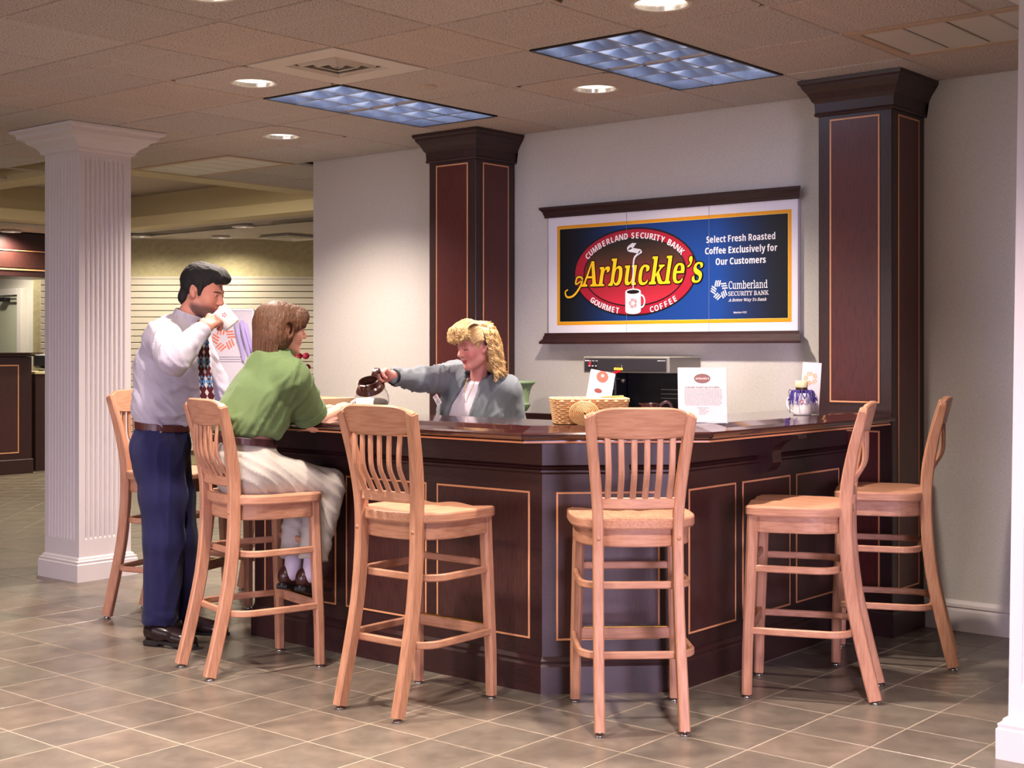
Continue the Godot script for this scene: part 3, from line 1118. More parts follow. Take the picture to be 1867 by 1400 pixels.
	for k in 25:
		var f := k / 24.0 * 2 - 1
		var x := f * 0.172
		var z := 0.2 + 0.034 * (1 - f * f)
		var yt := 1.168 - 0.022 * pow(absf(f), 5.0)
		var yb := 1.052 + 0.008 * f * f
		var lean := 0.028
		var ring := PackedVector3Array()
		for v in [[yb, -0.009, 0], [yb + 0.004, -0.012, 0.04], [yt - 0.006, -0.012, 1], [yt, -0.007, 1], [yt, 0.006, 1], [yt - 0.006, 0.011, 1], [yb + 0.004, 0.012, 0.04], [yb, 0.009, 0]]:
			ring.append(Vector3(x, v[0], z + v[1] + lean * (v[2] - 0.5) - 0.012))
		cr.append(ring)
	loft(c, cr, false)
	part("crest_rail", c, M.maple_wide, t)
	var l := st()
	var lr := []
	for k in 9:
		var f := k / 8.0 * 2 - 1
		var z := 0.138 + 0.014 * (1 - f * f)
		var ring := PackedVector3Array()
		for v in [[0.797, -0.01], [0.832, -0.006], [0.838, 0.0], [0.836, 0.008], [0.8, 0.012], [0.796, 0.004]]:
			ring.append(Vector3(f * 0.14, v[0], z + v[1]))
		lr.append(ring)
	loft(l, lr, false)
	part("lower_back_rail", l, M.maple_wide, t)
	for k in 6:
		var f := (k - 2.5) / 2.5
		var g := st()
		var z0 := 0.138 + 0.014 * (1 - pow(f * 0.8, 2))
		var z1 := 0.176 + 0.034 * (1 - pow(f * 0.65, 2))
		var path := curve([Vector3(f * 0.112, 0.83, z0), Vector3(f * 0.113, 0.87, z0 + 0.022), Vector3(f * 0.114, 0.925, z0 + 0.052), Vector3(f * 0.116, 0.985, z0 + 0.058), Vector3(f * 0.118, 1.06, z1)], 4)
		sweep(g, path, octo(0.0225, 0.011, 0.003), Vector3.RIGHT, false)
		part("slat", g, M.maple_tall, t)
	return t


func build_stools() -> void:
	var proto := make_stool()
	# [middle of the rear feet, middle of the front feet] on the floor
	var spots := [
		[Vector3(-6.172, 0, -4.219), Vector3(-5.71, 0, -4.37), "maple bar stool standing empty behind the man in navy trousers"],
		[Vector3(-6.262, 0, -4.9), Vector3(-5.776, 0, -4.9), "maple bar stool mostly hidden, at the short end of the bar"],
		[Vector3(-4.784, 0, -3.615), Vector3(-4.663, 0, -4.084), "maple bar stool the woman in the green top sits on"],
		[Vector3(-3.738, 0, -3.616), Vector3(-3.748, 0, -4.104), "empty maple bar stool facing the long bar front beside the seated woman"],
		[Vector3(-2.794, 0, -4.05), Vector3(-3.123, 0, -4.409), "empty maple bar stool seen from behind at the bar's slanted corner"],
		[Vector3(-2.409, 0, -5.136), Vector3(-2.867, 0, -4.942), "empty maple bar stool turned sideways under the wooden bracket"],
		[Vector3(-2.40, 0, -5.884), Vector3(-2.863, 0, -5.684), "empty maple bar stool next to the mahogany column and papered wall"],
	]
	for q in spots:
		var o := proto.duplicate()
		o.name = numbered("bar_stool")
		add_child(o)
		var f: Vector3 = (q[1] - q[0]).normalized()
		o.position = (q[0] + q[1]) / 2
		o.rotation.y = atan2(-f.x, -f.z)
		tag(o, q[2], "bar stool", "maple bar stools round the coffee bar")
	proto.free()


# ---------------------------------------------------------------- the wall sign
func at_wall(x: float, y: float, out: float) -> Transform3D:
	return Transform3D(Basis(), Vector3(x, y, out))


func ellipse(rx: float, ry: float, n := 64) -> PackedVector2Array:
	var p := PackedVector2Array()
	for i in n:
		p.append(Vector2(cos(TAU * i / n) * rx, sin(TAU * i / n) * ry))
	return p


func flat(called: String, poly: PackedVector2Array, m: Material, parent: Node, xf: Transform3D, thick := 0.0006) -> MeshInstance3D:
	var s := st()
	extrude(s, poly, thick, xf)
	return part(called, s, m, parent)


func arc_words(text: String, c: Vector2, rx: float, ry: float, mid: float, spread: float, size: float, top: bool, m: Material, parent: Node, out: float) -> void:
	# letters set one by one along an ellipse, evenly by angle
	var w := []
	var total := 0.0
	for ch in text:
		var k: float = {"I": 0.45, " ": 0.5, "M": 1.25, "W": 1.3}.get(ch, 1.0)
		w.append(k)
		total += k
	var run := 0.0
	# even steps of length along the ellipse, not of angle
	var n_s := 400
	var lens := PackedFloat32Array([0.0])
	for q in n_s:
		var a0 := mid - spread / 2 + spread * q / n_s
		var a1 := mid - spread / 2 + spread * (q + 1) / n_s
		lens.append(lens[q] + Vector2((cos(a1) - cos(a0)) * rx, (sin(a1) - sin(a0)) * ry).length())
	for i in text.length():
		var f: float = (run + w[i] / 2) / total
		run += w[i]
		if text[i] == " ":
			continue
		var want: float = (1.0 - f if top else f) * lens[n_s]
		var at := lens.bsearch(want)
		var a: float = mid - spread / 2 + spread * at / n_s
		var p := c + Vector2(cos(a) * rx, sin(a) * ry)
		var n := Vector2(cos(a) / rx, sin(a) / ry).normalized()
		var turn := atan2(n.y, n.x) - PI / 2 + (0.0 if top else PI)
		words(text[i], size, "Droid Sans", m, parent, Transform3D(Basis(Vector3.BACK, turn), Vector3(p.x, p.y, out)), "letter", true)


func pinwheel(parent: Node, xf: Transform3D, r: float, m: Material, bars := 3) -> void:
	# five small bundles of bars in a ring
	var s := st()
	for k in 5:
		var a := PI / 2 + TAU * k / 5 + 0.3
		for b in bars:
			var off := (b - (bars - 1) / 2.0) * r * (0.62 / bars)
			var q := xf * Transform3D(Basis(Vector3.BACK, a), Vector3.ZERO) * Transform3D(Basis(Vector3.BACK, -0.55), Vector3(r * 0.68, off * 0.6, 0)) * Transform3D(Basis(), Vector3(0, off * 0.6, 0))
			cbox(s, q, Vector3(r * 0.62, r * 0.36 / bars, 0.0008), 0.0)
	part("emblem", s, m, parent)


func print_mug(parent: Node, xf: Transform3D, w: float, h: float, body: Material, dark: Material) -> Node:
	var p := PackedVector2Array()
	for i in 13:
		p.append(Vector2(w / 2 * cos(PI + PI * i / 12.0), -h / 2 + w * 0.16 * sin(PI + PI * i / 12.0)))
	for i in 13:
		p.append(Vector2(w / 2 * cos(PI * i / 12.0), h / 2 + w * 0.16 * sin(PI * i / 12.0)))
	var o := flat("mug_picture", p, body, parent, xf)
	flat("coffee", ellipse(w * 0.41, w * 0.11, 24), dark, parent, xf * Transform3D(Basis(), Vector3(0, h / 2 - w * 0.01, 0.0005)))
	var s := st()
	var hp := arc(Vector3(w * 0.5, 0.0, 0), Vector3(w * 0.24, 0, 0), Vector3(0, h * 0.32, 0), -PI / 2, PI / 2, 12)
	sweep(s, hp, octo(0.0006, w * 0.085, 0.0), Vector3.BACK, false)
	var hm := part("mug_handle_picture", s, body, parent)
	hm.transform = xf
	return o


func build_sign() -> void:
	var t := thing("wall_sign", "coffee sign with red oval badge and yellow script between mahogany rails", "sign", Vector3(0, 0, 0))
	var zb := WALL + 0.03
	var white := mat("sign_white", rgb(232, 228, 236), 0.35)
	var s := st()
	bx(s, Vector3(-5.2, 1.465, WALL), Vector3(-3.517, 2.185, zb), 0.002)
	part("board", s, white, t)
	for e in [[2.172, 1.0, 2.236], [1.476, -1.0, 1.41]]:
		var r := st()
		var y0: float = e[0]
		var k: float = e[1]
		var hh := absf(e[2] - e[0])
		var prof := PackedVector2Array()
		for q in [[0, 0], [0.04, 0], [0.042, 0.25], [0.046, 0.3], [0.05, 0.55], [0.062, 0.72], [0.068, 0.8], [0.068, 1.0], [0, 1.0]]:
			prof.append(Vector2(q[0], q[1] * hh * k))
		var rings := []
		for xe in [-1, 1]:
			var ring := PackedVector3Array()
			for q in prof:
				ring.append(Vector3(-4.362 + xe * (0.83 + q.x * 0.75), y0 + q.y, WALL + q.x))
			rings.append(ring)
		loft(r, rings, false)
		part("rail", r, M.mahogany_wide, t)
	# orange border, then the printed field that darkens towards both ends (printed so)
	var orange := mat("sign_orange", rgb(236, 160, 20), 0.4)
	var o := st()
	var zo := zb + 0.001
	for e in [[-5.131, -3.554, 2.102, 2.12], [-5.131, -3.554, 1.523, 1.541], [-5.131, -5.113, 1.541, 2.102], [-3.572, -3.554, 1.541, 2.102]]:
		bx(o, Vector3(e[0], e[2], zb), Vector3(e[1], e[3], zo), 0.0)
	part("border", o, orange, t)
	var g := Gradient.new()
	g.offsets = PackedFloat32Array([0.0, 0.07, 0.3, 0.72, 0.93, 1.0])
	g.colors = PackedColorArray([rgb(14, 16, 18), rgb(20, 24, 34), rgb(26, 60, 128), rgb(22, 66, 142), rgb(18, 26, 44), rgb(14, 16, 18)])
	var gt := GradientTexture2D.new()
	gt.gradient = g
	gt.width = 512
	gt.height = 8
	var field := mat("sign_field", Color.WHITE, 0.3)
	field.albedo_texture = gt
	var qm := QuadMesh.new()
	qm.size = Vector2(1.541, 0.561)
	var fo := put("printed_field", qm, field, t)
	fo.position = Vector3(-4.3425, 1.8215, zo)
	var white_line := st()
	for e in [[-5.113, -3.572, 2.0995, 2.102], [-5.113, -3.572, 1.541, 1.5435], [-5.113, -5.1105, 1.5435, 2.0995], [-3.5745, -3.572, 1.5435, 2.0995]]:
		bx(white_line, Vector3(e[0], e[2], zb), Vector3(e[1], e[3], zo + 0.0006), 0.0)
	part("fine_line", white_line, mat("sign_amber", rgb(246, 214, 120), 0.4), t)
	var seam := st()
	for x in [-4.62, -4.063]:
		bx(seam, Vector3(x - 0.0008, 1.476, zo), Vector3(x + 0.0008, 2.172, zo + 0.0014), 0.0)
	part("panel_seam", seam, mat("sign_seam", rgb(120, 128, 150), 0.4), t)
	# oval badge
	var c := Vector2(-4.57, 1.825)
	var bx0 := Transform3D(Basis(), Vector3(c.x, c.y, zo))
	var up := func(k: int) -> Transform3D: return Transform3D(Basis(), Vector3(c.x, c.y, zo + 0.0007 * k))
	var dark := mat("sign_dark", rgb(26, 16, 18), 0.35)
	var red := mat("sign_red", rgb(168, 28, 52), 0.35)
	flat("oval", ellipse(0.433, 0.256), dark, t, up.call(0))
	flat("oval", ellipse(0.423, 0.246), red, t, up.call(1))
	flat("oval", ellipse(0.36, 0.2), dark, t, up.call(2))
	# centre of the badge: printed blend from brown to red
	var gv := Gradient.new()
	gv.offsets = PackedFloat32Array([0.0, 0.3, 0.62, 1.0])
	gv.colors = PackedColorArray([rgb(34, 28, 26), rgb(74, 46, 34), rgb(150, 34, 44), rgb(196, 44, 66)])
	var gt2 := GradientTexture2D.new()
	gt2.gradient = gv
	gt2.width = 8
	gt2.height = 128
	gt2.fill_to = Vector2(0, 1)
	var blend := mat("sign_blend", Color.WHITE, 0.35)
	blend.albedo_texture = gt2
	var el := st()
	el.set_smooth_group(-1)
	var pts := ellipse(0.352, 0.193)
	for i in pts.size():
		for q in [Vector2.ZERO, pts[(i + 1) % pts.size()], pts[i]]:
			el.set_uv(Vector2(0.5, 0.5 - q.y / 0.386))
			el.add_vertex(Vector3(c.x + q.x, c.y + q.y, zo + 0.0023))
	part("oval_centre", el, blend, t)
	var print_white := mat("print_white", rgb(238, 234, 236), 0.5)
	arc_words("CUMBERLAND SECURITY BANK", c, 0.377, 0.208, PI / 2 + 0.0, 2.24, 0.034, true, print_white, t, zo + 0.003)
	arc_words("GOURMET", c, 0.4, 0.232, -PI / 2 - 0.56, 0.62, 0.033, false, print_white, t, zo + 0.003)
	arc_words("COFFEE", c, 0.4, 0.232, -PI / 2 + 0.56, 0.56, 0.033, false, print_white, t, zo + 0.003)
	# script name, outlined
	var yellow := mat("sign_yellow", rgb(246, 196, 30), 0.4)
	var put_name := func(dx: float, dy: float, k: float, m: Material) -> void:
		words("Arbuckle\u2019s", 0.152, "Droid Serif", m, t, Transform3D(Basis.from_scale(Vector3(0.73, 1, 1)), Vector3(-4.515 + dx, 1.821 + dy, zo + k)), "script_name", true, HORIZONTAL_ALIGNMENT_CENTER, 0.24)
	for k in 8:
		put_name.call(cos(TAU * k / 8) * 0.006, sin(TAU * k / 8) * 0.006, 0.0036, dark)
	put_name.call(0.0, 0.0, 0.0046, yellow)
	var swash := [Vector3(-4.935, 1.79, 0), Vector3(-4.985, 1.765, 0), Vector3(-4.975, 1.805, 0), Vector3(-4.94, 1.80, 0), Vector3(-4.95, 1.755, 0), Vector3(-5.0, 1.7, 0), Vector3(-5.05, 1.69, 0), Vector3(-5.066, 1.72, 0), Vector3(-5.045, 1.735, 0)]
	for e in [[0.022, 0.0036, dark], [0.011, 0.0046, yellow]]:
		var sw := st()
		var path := curve(swash, 6)
		var sc := []
		for i in path.size():
			sc.append(Vector2(1, 0.65 + 0.5 * sin(PI * i / path.size())))
		sweep(sw, path, octo(0.0006, e[0], 0.0), Vector3.BACK, false, sc)
		var so := part("script_swash", sw, e[2], t)
		so.position = Vector3(0, 0, zo + e[1])
	print_mug(t, Transform3D(Basis(), Vector3(c.x, 1.654, zo + 0.0056)), 0.108, 0.112, print_white, dark)
	pinwheel(t, Transform3D(Basis(), Vector3(c.x, 1.643, zo + 0.0066)), 0.03, red)
	# ribbon of steam
	var sp := curve([Vector3(-4.569, 1.703, 0), Vector3(-4.569, 1.83, 0), Vector3(-4.56, 1.905, 0), Vector3(-4.52, 1.935, 0), Vector3(-4.55, 1.945, 0), Vector3(-4.6, 1.957, 0), Vector3(-4.578, 1.975, 0), Vector3(-4.548, 1.988, 0)], 6)
	var ss := st()
	var sc2 := []
	for i in sp.size():
		var f := float(i) / sp.size()
		sc2.append(Vector2(1, lerpf(0.5, 1.0, minf(f * 3, 1.0)) * (2.2 if f > 0.4 and f < 0.9 else 1.0) * (1.0 if f < 0.95 else 0.3)))
	sweep(ss, sp, octo(0.0006, 0.012, 0.0), Vector3.BACK, false, sc2)
	var steam := part("steam_ribbon", ss, mat("steam_grey", rgb(206, 206, 216), 0.4), t)
	steam.position.z = zo + 0.0062
	for e in [["Select Fresh Roasted", 1.981], ["Coffee Exclusively for", 1.9185], ["Our Customers", 1.857]]:
		words(e[0], 0.036, "Droid Sans", print_white, t, at_wall(-3.864, e[1] + 0.002, zo + 0.001) * Transform3D(Basis.from_scale(Vector3(0.87, 1, 1)), Vector3.ZERO), "lettering", true)
	words("Cumberland", 0.042, "Droid Serif", print_white, t, at_wall(-3.818, 1.727, zo + 0.001) * Transform3D(Basis.from_scale(Vector3(0.7, 1, 1)), Vector3.ZERO))
	words("SECURITY BANK", 0.023, "Droid Serif", print_white, t, at_wall(-3.816, 1.681, zo + 0.001))
	words("A Better Way To Bank", 0.016, "Droid Serif", print_white, t, at_wall(-3.819, 1.646, zo + 0.001), "lettering", false, HORIZONTAL_ALIGNMENT_CENTER, 0.25)
	words("Member FDIC", 0.010, "Droid Sans", print_white, t, at_wall(-3.864, 1.578, zo + 0.001))
	pinwheel(t, at_wall(-3.996, 1.704, zo + 0.001), 0.055, print_white)


# ---------------------------------------------------------------- small things
func mug(called: String, label: String, xf: Transform3D, r: float, h: float, emblem: Material, handle_at := 0.0, face_at := 0.0) -> Node3D:
	var t := thing(called, label, "mug")
	t.transform = xf
	var b := st()
	lathe(b, [[0.001, 0.0], [r * 0.9, 0.0], [r * 0.97, 0.004], [r, 0.012], [r, h - 0.002], [r - 0.001, h], [r - 0.003, h], [r - 0.004, h - 0.004], [r - 0.004, 0.012], [r - 0.008, 0.006], [0.001, 0.006]], 32)
	part("cup", b, M.ceramic, t)
	var s := st()
	var d := Vector3(cos(handle_at), 0, sin(handle_at))
	sweep(s, arc(Vector3(0, h * 0.5, 0) + d * (r - 0.002), d * 0.027, Vector3(0, h * 0.34, 0), -PI / 2, PI / 2, 14), circle(0.0055, 8), d.cross(Vector3.UP))
	part("handle", s, M.ceramic, t)
	var f := Vector3(cos(face_at), 0, sin(face_at))
	var e := Transform3D(Basis(Vector3.UP.cross(f), Vector3.UP, f), f * (r + 0.0004) + Vector3(0, h * 0.62, 0))
	pinwheel(t, e, 0.011, emblem, 1)
	return t


func carafe(label: String, xf: Transform3D, coffee: bool, half := false) -> Node3D:
	var t := thing("coffee_carafe", label, "carafe")
	t.transform = xf
	var gl: Material = M.glass
	var g := st()
	var prof := [[0.05, 0.0], [0.068, 0.004], [0.079, 0.02], [0.083, 0.045], [0.078, 0.072], [0.066, 0.095], [0.05, 0.113]]
	var inner := []
	for q in prof:
		inner.push_front([q[0] - 0.0018, maxf(q[1], 0.002)])
	lathe(g, [[0.001, 0.0]] + prof + inner + [[0.001, 0.002]], 40, Vector3.ZERO, Basis(), false)
	part("glass_body", g, gl, t)
	if coffee:
		var c := st()
		lathe(c, [[0.001, 0.0025], [0.046, 0.0025], [0.06, 0.0035], [0.07, 0.008], [0.072, 0.012], [0.001, 0.012]], 32)
		part("coffee", c, M.coffee, t)
	var col := st()
	mould_ring(col, [[0.0505, 0.098], [0.0675, 0.096], [0.068, 0.1], [0.06, 0.114], [0.053, 0.122], [0.051, 0.134], [0.05, 0.146], [0.046, 0.149], [0.044, 0.146], [0.044, 0.118]], 40)
	part("collar", col, M.brown_plastic, t)
	var sp := st()
	cbox(sp, Transform3D(Basis(Vector3.BACK, -0.5), Vector3(-0.052, 0.143, 0)), Vector3(0.024, 0.012, 0.034), 0.004)
	part("spout", sp, M.brown_plastic, t)
	var h := st()
	sweep(h, curve([Vector3(0.05, 0.128, 0), Vector3(0.075, 0.15, 0), Vector3(0.1, 0.152, 0), Vector3(0.114, 0.125, 0), Vector3(0.117, 0.08, 0), Vector3(0.114, 0.04, 0)], 5), octo(0.026, 0.02, 0.005), Vector3.BACK, false)
	part("handle", h, M.brown_plastic, t)
	return t


func build_small() -> void:
	var gl := mat("glass", Color(0.86, 0.84, 0.8, 0.10), 0.02)
	gl.transparency = BaseMaterial3D.TRANSPARENCY_ALPHA
	gl.metallic_specular = 0.6
	mat("brown_plastic", rgb(56, 24, 18), 0.25)
	mat("coffee", rgb(30, 14, 8), 0.1)
	var red: Material = M.sign_red
	# poured carafe (its handle is in the woman's hand), tipped towards the cup
	var c0 := pix(676, 717, 6.6)
	var rr := Vector3(cos(deg_to_rad(TURN)), 0, -sin(deg_to_rad(TURN)))
	var ff := Vector3(-sin(deg_to_rad(TURN)), 0, -cos(deg_to_rad(TURN)))
	var up := (Vector3.UP + rr * -0.16 - ff * 0.5).normalized()
	var hx := (ff * 0.93 + rr * 0.38)
	hx = (hx - up * hx.dot(up)).normalized()
	carafe("glass coffee carafe with brown collar held out over the bar", Transform3D(Basis(hx, up, hx.cross(up)), c0 - up * 0.078), true)
	# cup under it
	mug("coffee_mug", "plain white mug held by the seated woman on the bar", Transform3D(Basis(), Vector3(pix(665, 757, 6.43).x, 1.0785, pix(665, 757, 6.43).z)), 0.041, 0.07, red, 2.4, -2.2)
	var mb := Vector3(0.0, 0, 0)
	# tray of sweets beyond the seated woman's arm
	var tr := thing("serving_tray", "shallow pale wooden tray of pastries behind the seated woman's forearm", "tray", Vector3(-5.2, 1.079, -4.56), 0.0)
	var ts := st()
	mould(ts, rect_plan(-0.25, 0.25, -0.11, 0.11), [[0, 0], [0.012, 0.06], [0.004, 0.062], [-0.01, 0.008], [-0.01, 0]], true)
	bx(ts, Vector3(-0.25, 0, -0.11), Vector3(0.25, 0.008, 0.11))
	part("tray_body", ts, mat("tray_wood", rgb(214, 176, 142), 0.5), tr)
	for k in 5:
		var d := st()
		var n := 20
		var rings := []
		for i in n + 1:
			var a := TAU * (i % n) / n
			var q := PackedVector3Array()
			for j in 8:
				var b := TAU * j / 8
				q.append(Vector3(cos(a) * (0.026 + 0.015 * cos(b)), 0.015 * sin(b), sin(a) * (0.026 + 0.015 * cos(b))))
			rings.append(q)
		loft(d, rings, true, false)
		var dn := part("doughnut", d, mat("doughnut_glaze", rgb(204, 142, 72), 0.4))
		tag(dn, "glazed ring doughnut lying in the pale wooden tray", "doughnut", "doughnuts in the tray")
		dn.position = tr.position + Vector3(-0.19 + k * 0.095, 0.024, rng.randf_range(-0.03, 0.05))
	# garden urn on the work counter
	var urn := thing("urn", "pale green fluted pedestal urn on the work counter", "urn", Vector3(-5.262, 0.905, -6.33))
	var green := mat("urn_green", rgb(142, 170, 128), 0.55)
	var ub := st()
	lathe(ub, [[0.001, 0.0], [0.062, 0.0], [0.062, 0.018], [0.05, 0.024], [0.03, 0.05], [0.026, 0.075], [0.034, 0.08], [0.034, 0.088], [0.026, 0.094]], 32)
	part("pedestal", ub, green, urn)
	var bowl := st()
	var br := []
	for p in [[0.026, 0.092, 0], [0.05, 0.105, 1], [0.066, 0.128, 1], [0.072, 0.142, 0.6], [0.074, 0.146, 0], [0.064, 0.15, 0], [0.062, 0.156, 0.4], [0.064, 0.19, 1], [0.07, 0.225, 1], [0.082, 0.254, 0.8], [0.098, 0.268, 0], [0.102, 0.272, 0], [0.102, 0.284, 0], [0.092, 0.284, 0], [0.07, 0.24, 0], [0.05, 0.17, 0], [0.001, 0.165, 0]]:
		var q := PackedVector3Array()
		for i in 96:
			var a := TAU * i / 96
			var r: float = p[0] * (1.0 + 0.05 * p[2] * (absf(sin(a * 8)) - 0.5))
			q.append(Vector3(cos(a) * r, p[1], sin(a) * r))
		br.append(q)
	loft(bowl, br, true)
	part("bowl", bowl, green, urn)
	brewer()
	basket()
	notice()
	pen_mug()
	# poster stand in the far hall
	var pp := pix(421, 638.5, 9.6)
	var e := thing("poster_stand", "clear poster stand with orange pinwheel emblem and lilac ribbons", "poster stand", Vector3(pp.x, 0, pp.z), deg_to_rad(TURN))
	var sheet := st()
	cbox(sheet, Transform3D(Basis(), Vector3(0, 1.4, 0)), Vector3(0.3, 0.5, 0.006), 0.001)
	part("sheet", sheet, mat("poster_paper", rgb(206, 200, 206), 0.25), e)
	var fr := st()
	for q in [[-0.155, 1.4, 0.012, 0.52], [0.155, 1.4, 0.012, 0.52], [0, 1.655, 0.32, 0.012], [0, 1.145, 0.32, 0.012]]:
		cbox(fr, Transform3D(Basis(), Vector3(q[0], q[1], 0)), Vector3(q[2], q[3], 0.014), 0.002)
	part("frame", fr, M.chrome, e)
	var leg := st()
	tube(leg, PackedVector3Array([Vector3(0, 0.02, -0.01), Vector3(0, 1.15, -0.01)]), 0.012)
	lathe(leg, [[0.001, 0.0], [0.16, 0.0], [0.16, 0.012], [0.02, 0.022]], 24, Vector3(0, 0, -0.01))
	part("stand", leg, M.chrome, e)
	pinwheel(e, Transform3D(Basis(), Vector3(-0.05, 1.45, 0.004)), 0.085, mat("emblem_orange", rgb(226, 120, 84), 0.5))
	var lines := st()
	for k in 3:
		cbox(lines, Transform3D(Basis(), Vector3(-0.02, 1.325 - k * 0.016, 0.0036)), Vector3(0.22 - 0.04 * (k % 2), 0.004, 0.0008), 0.0)
	part("print_lines", lines, mat("print_grey", rgb(130, 120, 136), 0.6), e)
	pinwheel(e, Transform3D(Basis(), Vector3(-0.08, 1.245, 0.004)), 0.02, M.print_grey, 1)
	for k in 3:
		var rb := st()
		var x0: float = [0.035, 0.075, 0.1][k]
		sweep(rb, curve([Vector3(x0, 1.6 - k * 0.02, 0.02), Vector3(x0 + 0.02, 1.5, 0.035), Vector3(x0 + 0.045, 1.4, 0.03), Vector3(x0 + 0.06, 1.3 + k * 0.03, 0.02)], 5), octo(0.022, 0.0016, 0.0003), Vector3(1, 0.2, 0.2), false)
		part("ribbon", rb, mat("ribbon_lilac", rgb(196, 180, 240), 0.3), e)
	var rl := thing("flower_pot", "red flowers in a small pot on the far ledge", "flowers", pix(533, 690, 13.0))
	rl.position.y = 0.0
	var pot := st()
	lathe(pot, [[0.001, 1.0], [0.05, 1.0], [0.07, 1.12], [0.06, 1.12], [0.001, 1.1]], 20)
	lathe(pot, [[0.001, 0.0], [0.14, 0.0], [0.14, 0.03], [0.03, 0.05], [0.03, 0.97], [0.12, 0.98], [0.12, 1.0], [0.001, 1.0]], 20)
	part("pot", pot, mat("pot_brown", rgb(90, 60, 50), 0.6), rl)
	for k in 22:
		var fl := st()
		lathe(fl, [[0.001, 0.0], [0.03, 0.006], [0.036, 0.02], [0.02, 0.032], [0.001, 0.034]], 9, Vector3(rng.randf_range(-0.12, 0.12), 1.14 + rng.randf_range(0, 0.2), rng.randf_range(-0.1, 0.1)), Basis.from_euler(Vector3(rng.randf_range(-1, 1), 0, rng.randf_range(-1, 1))))
		part("blossom", fl, mat("blossom_red", rgb(176, 22, 62), 0.6), rl)


func brewer() -> void:
	var t := thing("coffee_brewer", "charcoal and steel coffee brewer with red tap under the sign", "coffee machine", Vector3(-4.39, 0.905, -6.2))
	var steel := mat("brewer_steel", rgb(150, 146, 134), 0.35, 0.3)
	var black := mat("brewer_black", rgb(22, 24, 28), 0.35)
	var h := st()
	bx(h, Vector3(-0.288, 0.342, -0.32), Vector3(0.288, 0.432, 0.0), 0.004)
	part("head", h, steel, t)
	var f := st()
	bx(f, Vector3(-0.278, 0.352, -0.002), Vector3(0.272, 0.422, 0.004), 0.002)
	part("control_panel", f, mat("brewer_panel", rgb(46, 44, 50), 0.4), t)
	var b := st()
	bx(b, Vector3(-0.262, 0.03, -0.32), Vector3(-0.1, 0.342, -0.05), 0.006)
	bx(b, Vector3(-0.1, 0.03, -0.32), Vector3(0.262, 0.342, -0.16), 0.006)
	part("body", b, black, t)
	var d := st()
	bx(d, Vector3(-0.28, 0.0, -0.32), Vector3(0.28, 0.03, 0.02), 0.005)
	part("base", d, black, t)
	for k in 3:
		var v := st()
		bx(v, Vector3(0.13, 0.2 + k * 0.024, -0.16), Vector3(0.24, 0.205 + k * 0.024, -0.156), 0.001)
		part("vent_slot", v, M.chrome, t)
	for k in 3:
		var w := st()
		var x := -0.238 + k * 0.023
		bx(w, Vector3(x - 0.007, 0.374, 0.003), Vector3(x + 0.007, 0.402, 0.009), 0.002)
		part("switch", w, mat("switch_red", rgb(190, 20, 40), 0.4) if k == 0 else black, t)
		var p := st()
		bx(p, Vector3(x - 0.006, 0.377, 0.009), Vector3(x + 0.004, 0.382, 0.0096), 0.0)
		part("switch_mark", p, M.print_white, t)
		var p2 := st()
		bx(p2, Vector3(x - 0.008, 0.407, 0.004), Vector3(x + 0.008, 0.4095, 0.0046), 0.0)
		part("switch_mark", p2, M.print_white, t)
	words("BUNN", 0.0075, "Droid Sans", M.print_white, t, Transform3D(Basis(), Vector3(-0.258, 0.409, 0.0042)), "lettering", true)
	var l := st()
	bx(l, Vector3(-0.062, 0.371, 0.003), Vector3(-0.02, 0.389, 0.0055), 0.001)
	part("rating_plate", l, M.chrome, t)
	var y := st()
	bx(y, Vector3(-0.073, 0.357, 0.003), Vector3(-0.013, 0.37, 0.0055), 0.001)
	part("caution_label", y, mat("label_yellow", rgb(226, 196, 70), 0.5), t)
	var c := st()
	bx(c, Vector3(0.216, 0.409, 0.003), Vector3(0.268, 0.4115, 0.0046), 0.0)
	part("model_mark", c, M.print_white, t)
	var q := st()
	tube(q, PackedVector3Array([Vector3(-0.076, 0.31, -0.05), Vector3(-0.076, 0.31, 0.01)]), 0.009)
	tube(q, PackedVector3Array([Vector3(-0.076, 0.312, 0.008), Vector3(-0.075, 0.25, 0.01)]), 0.0075, 0.006)
	var sp := part("tap_spout", q, M.chrome, t)
	var r := st()
	sweep(r, curve([Vector3(-0.08, 0.312, 0.01), Vector3(-0.075, 0.336, 0.012), Vector3(-0.05, 0.344, 0.012), Vector3(-0.028, 0.352, 0.012)], 4), octo(0.014, 0.014, 0.003), Vector3.BACK, false)
	part("tap_lever", r, M.switch_red, t)
	var kn := st()
	lathe(kn, [[0.012, 0.0], [0.012, 0.012], [0.001, 0.014]], 16, Vector3(-0.045, 0.3, -0.05), Basis(Vector3.RIGHT, PI / 2))
	part("lock_knob", kn, M.chrome, t)
	carafe("spare glass carafe standing under the coffee brewer", Transform3D(Basis(Vector3.UP, 0.6), Vector3(-4.225, 0.936, -6.2)), true)


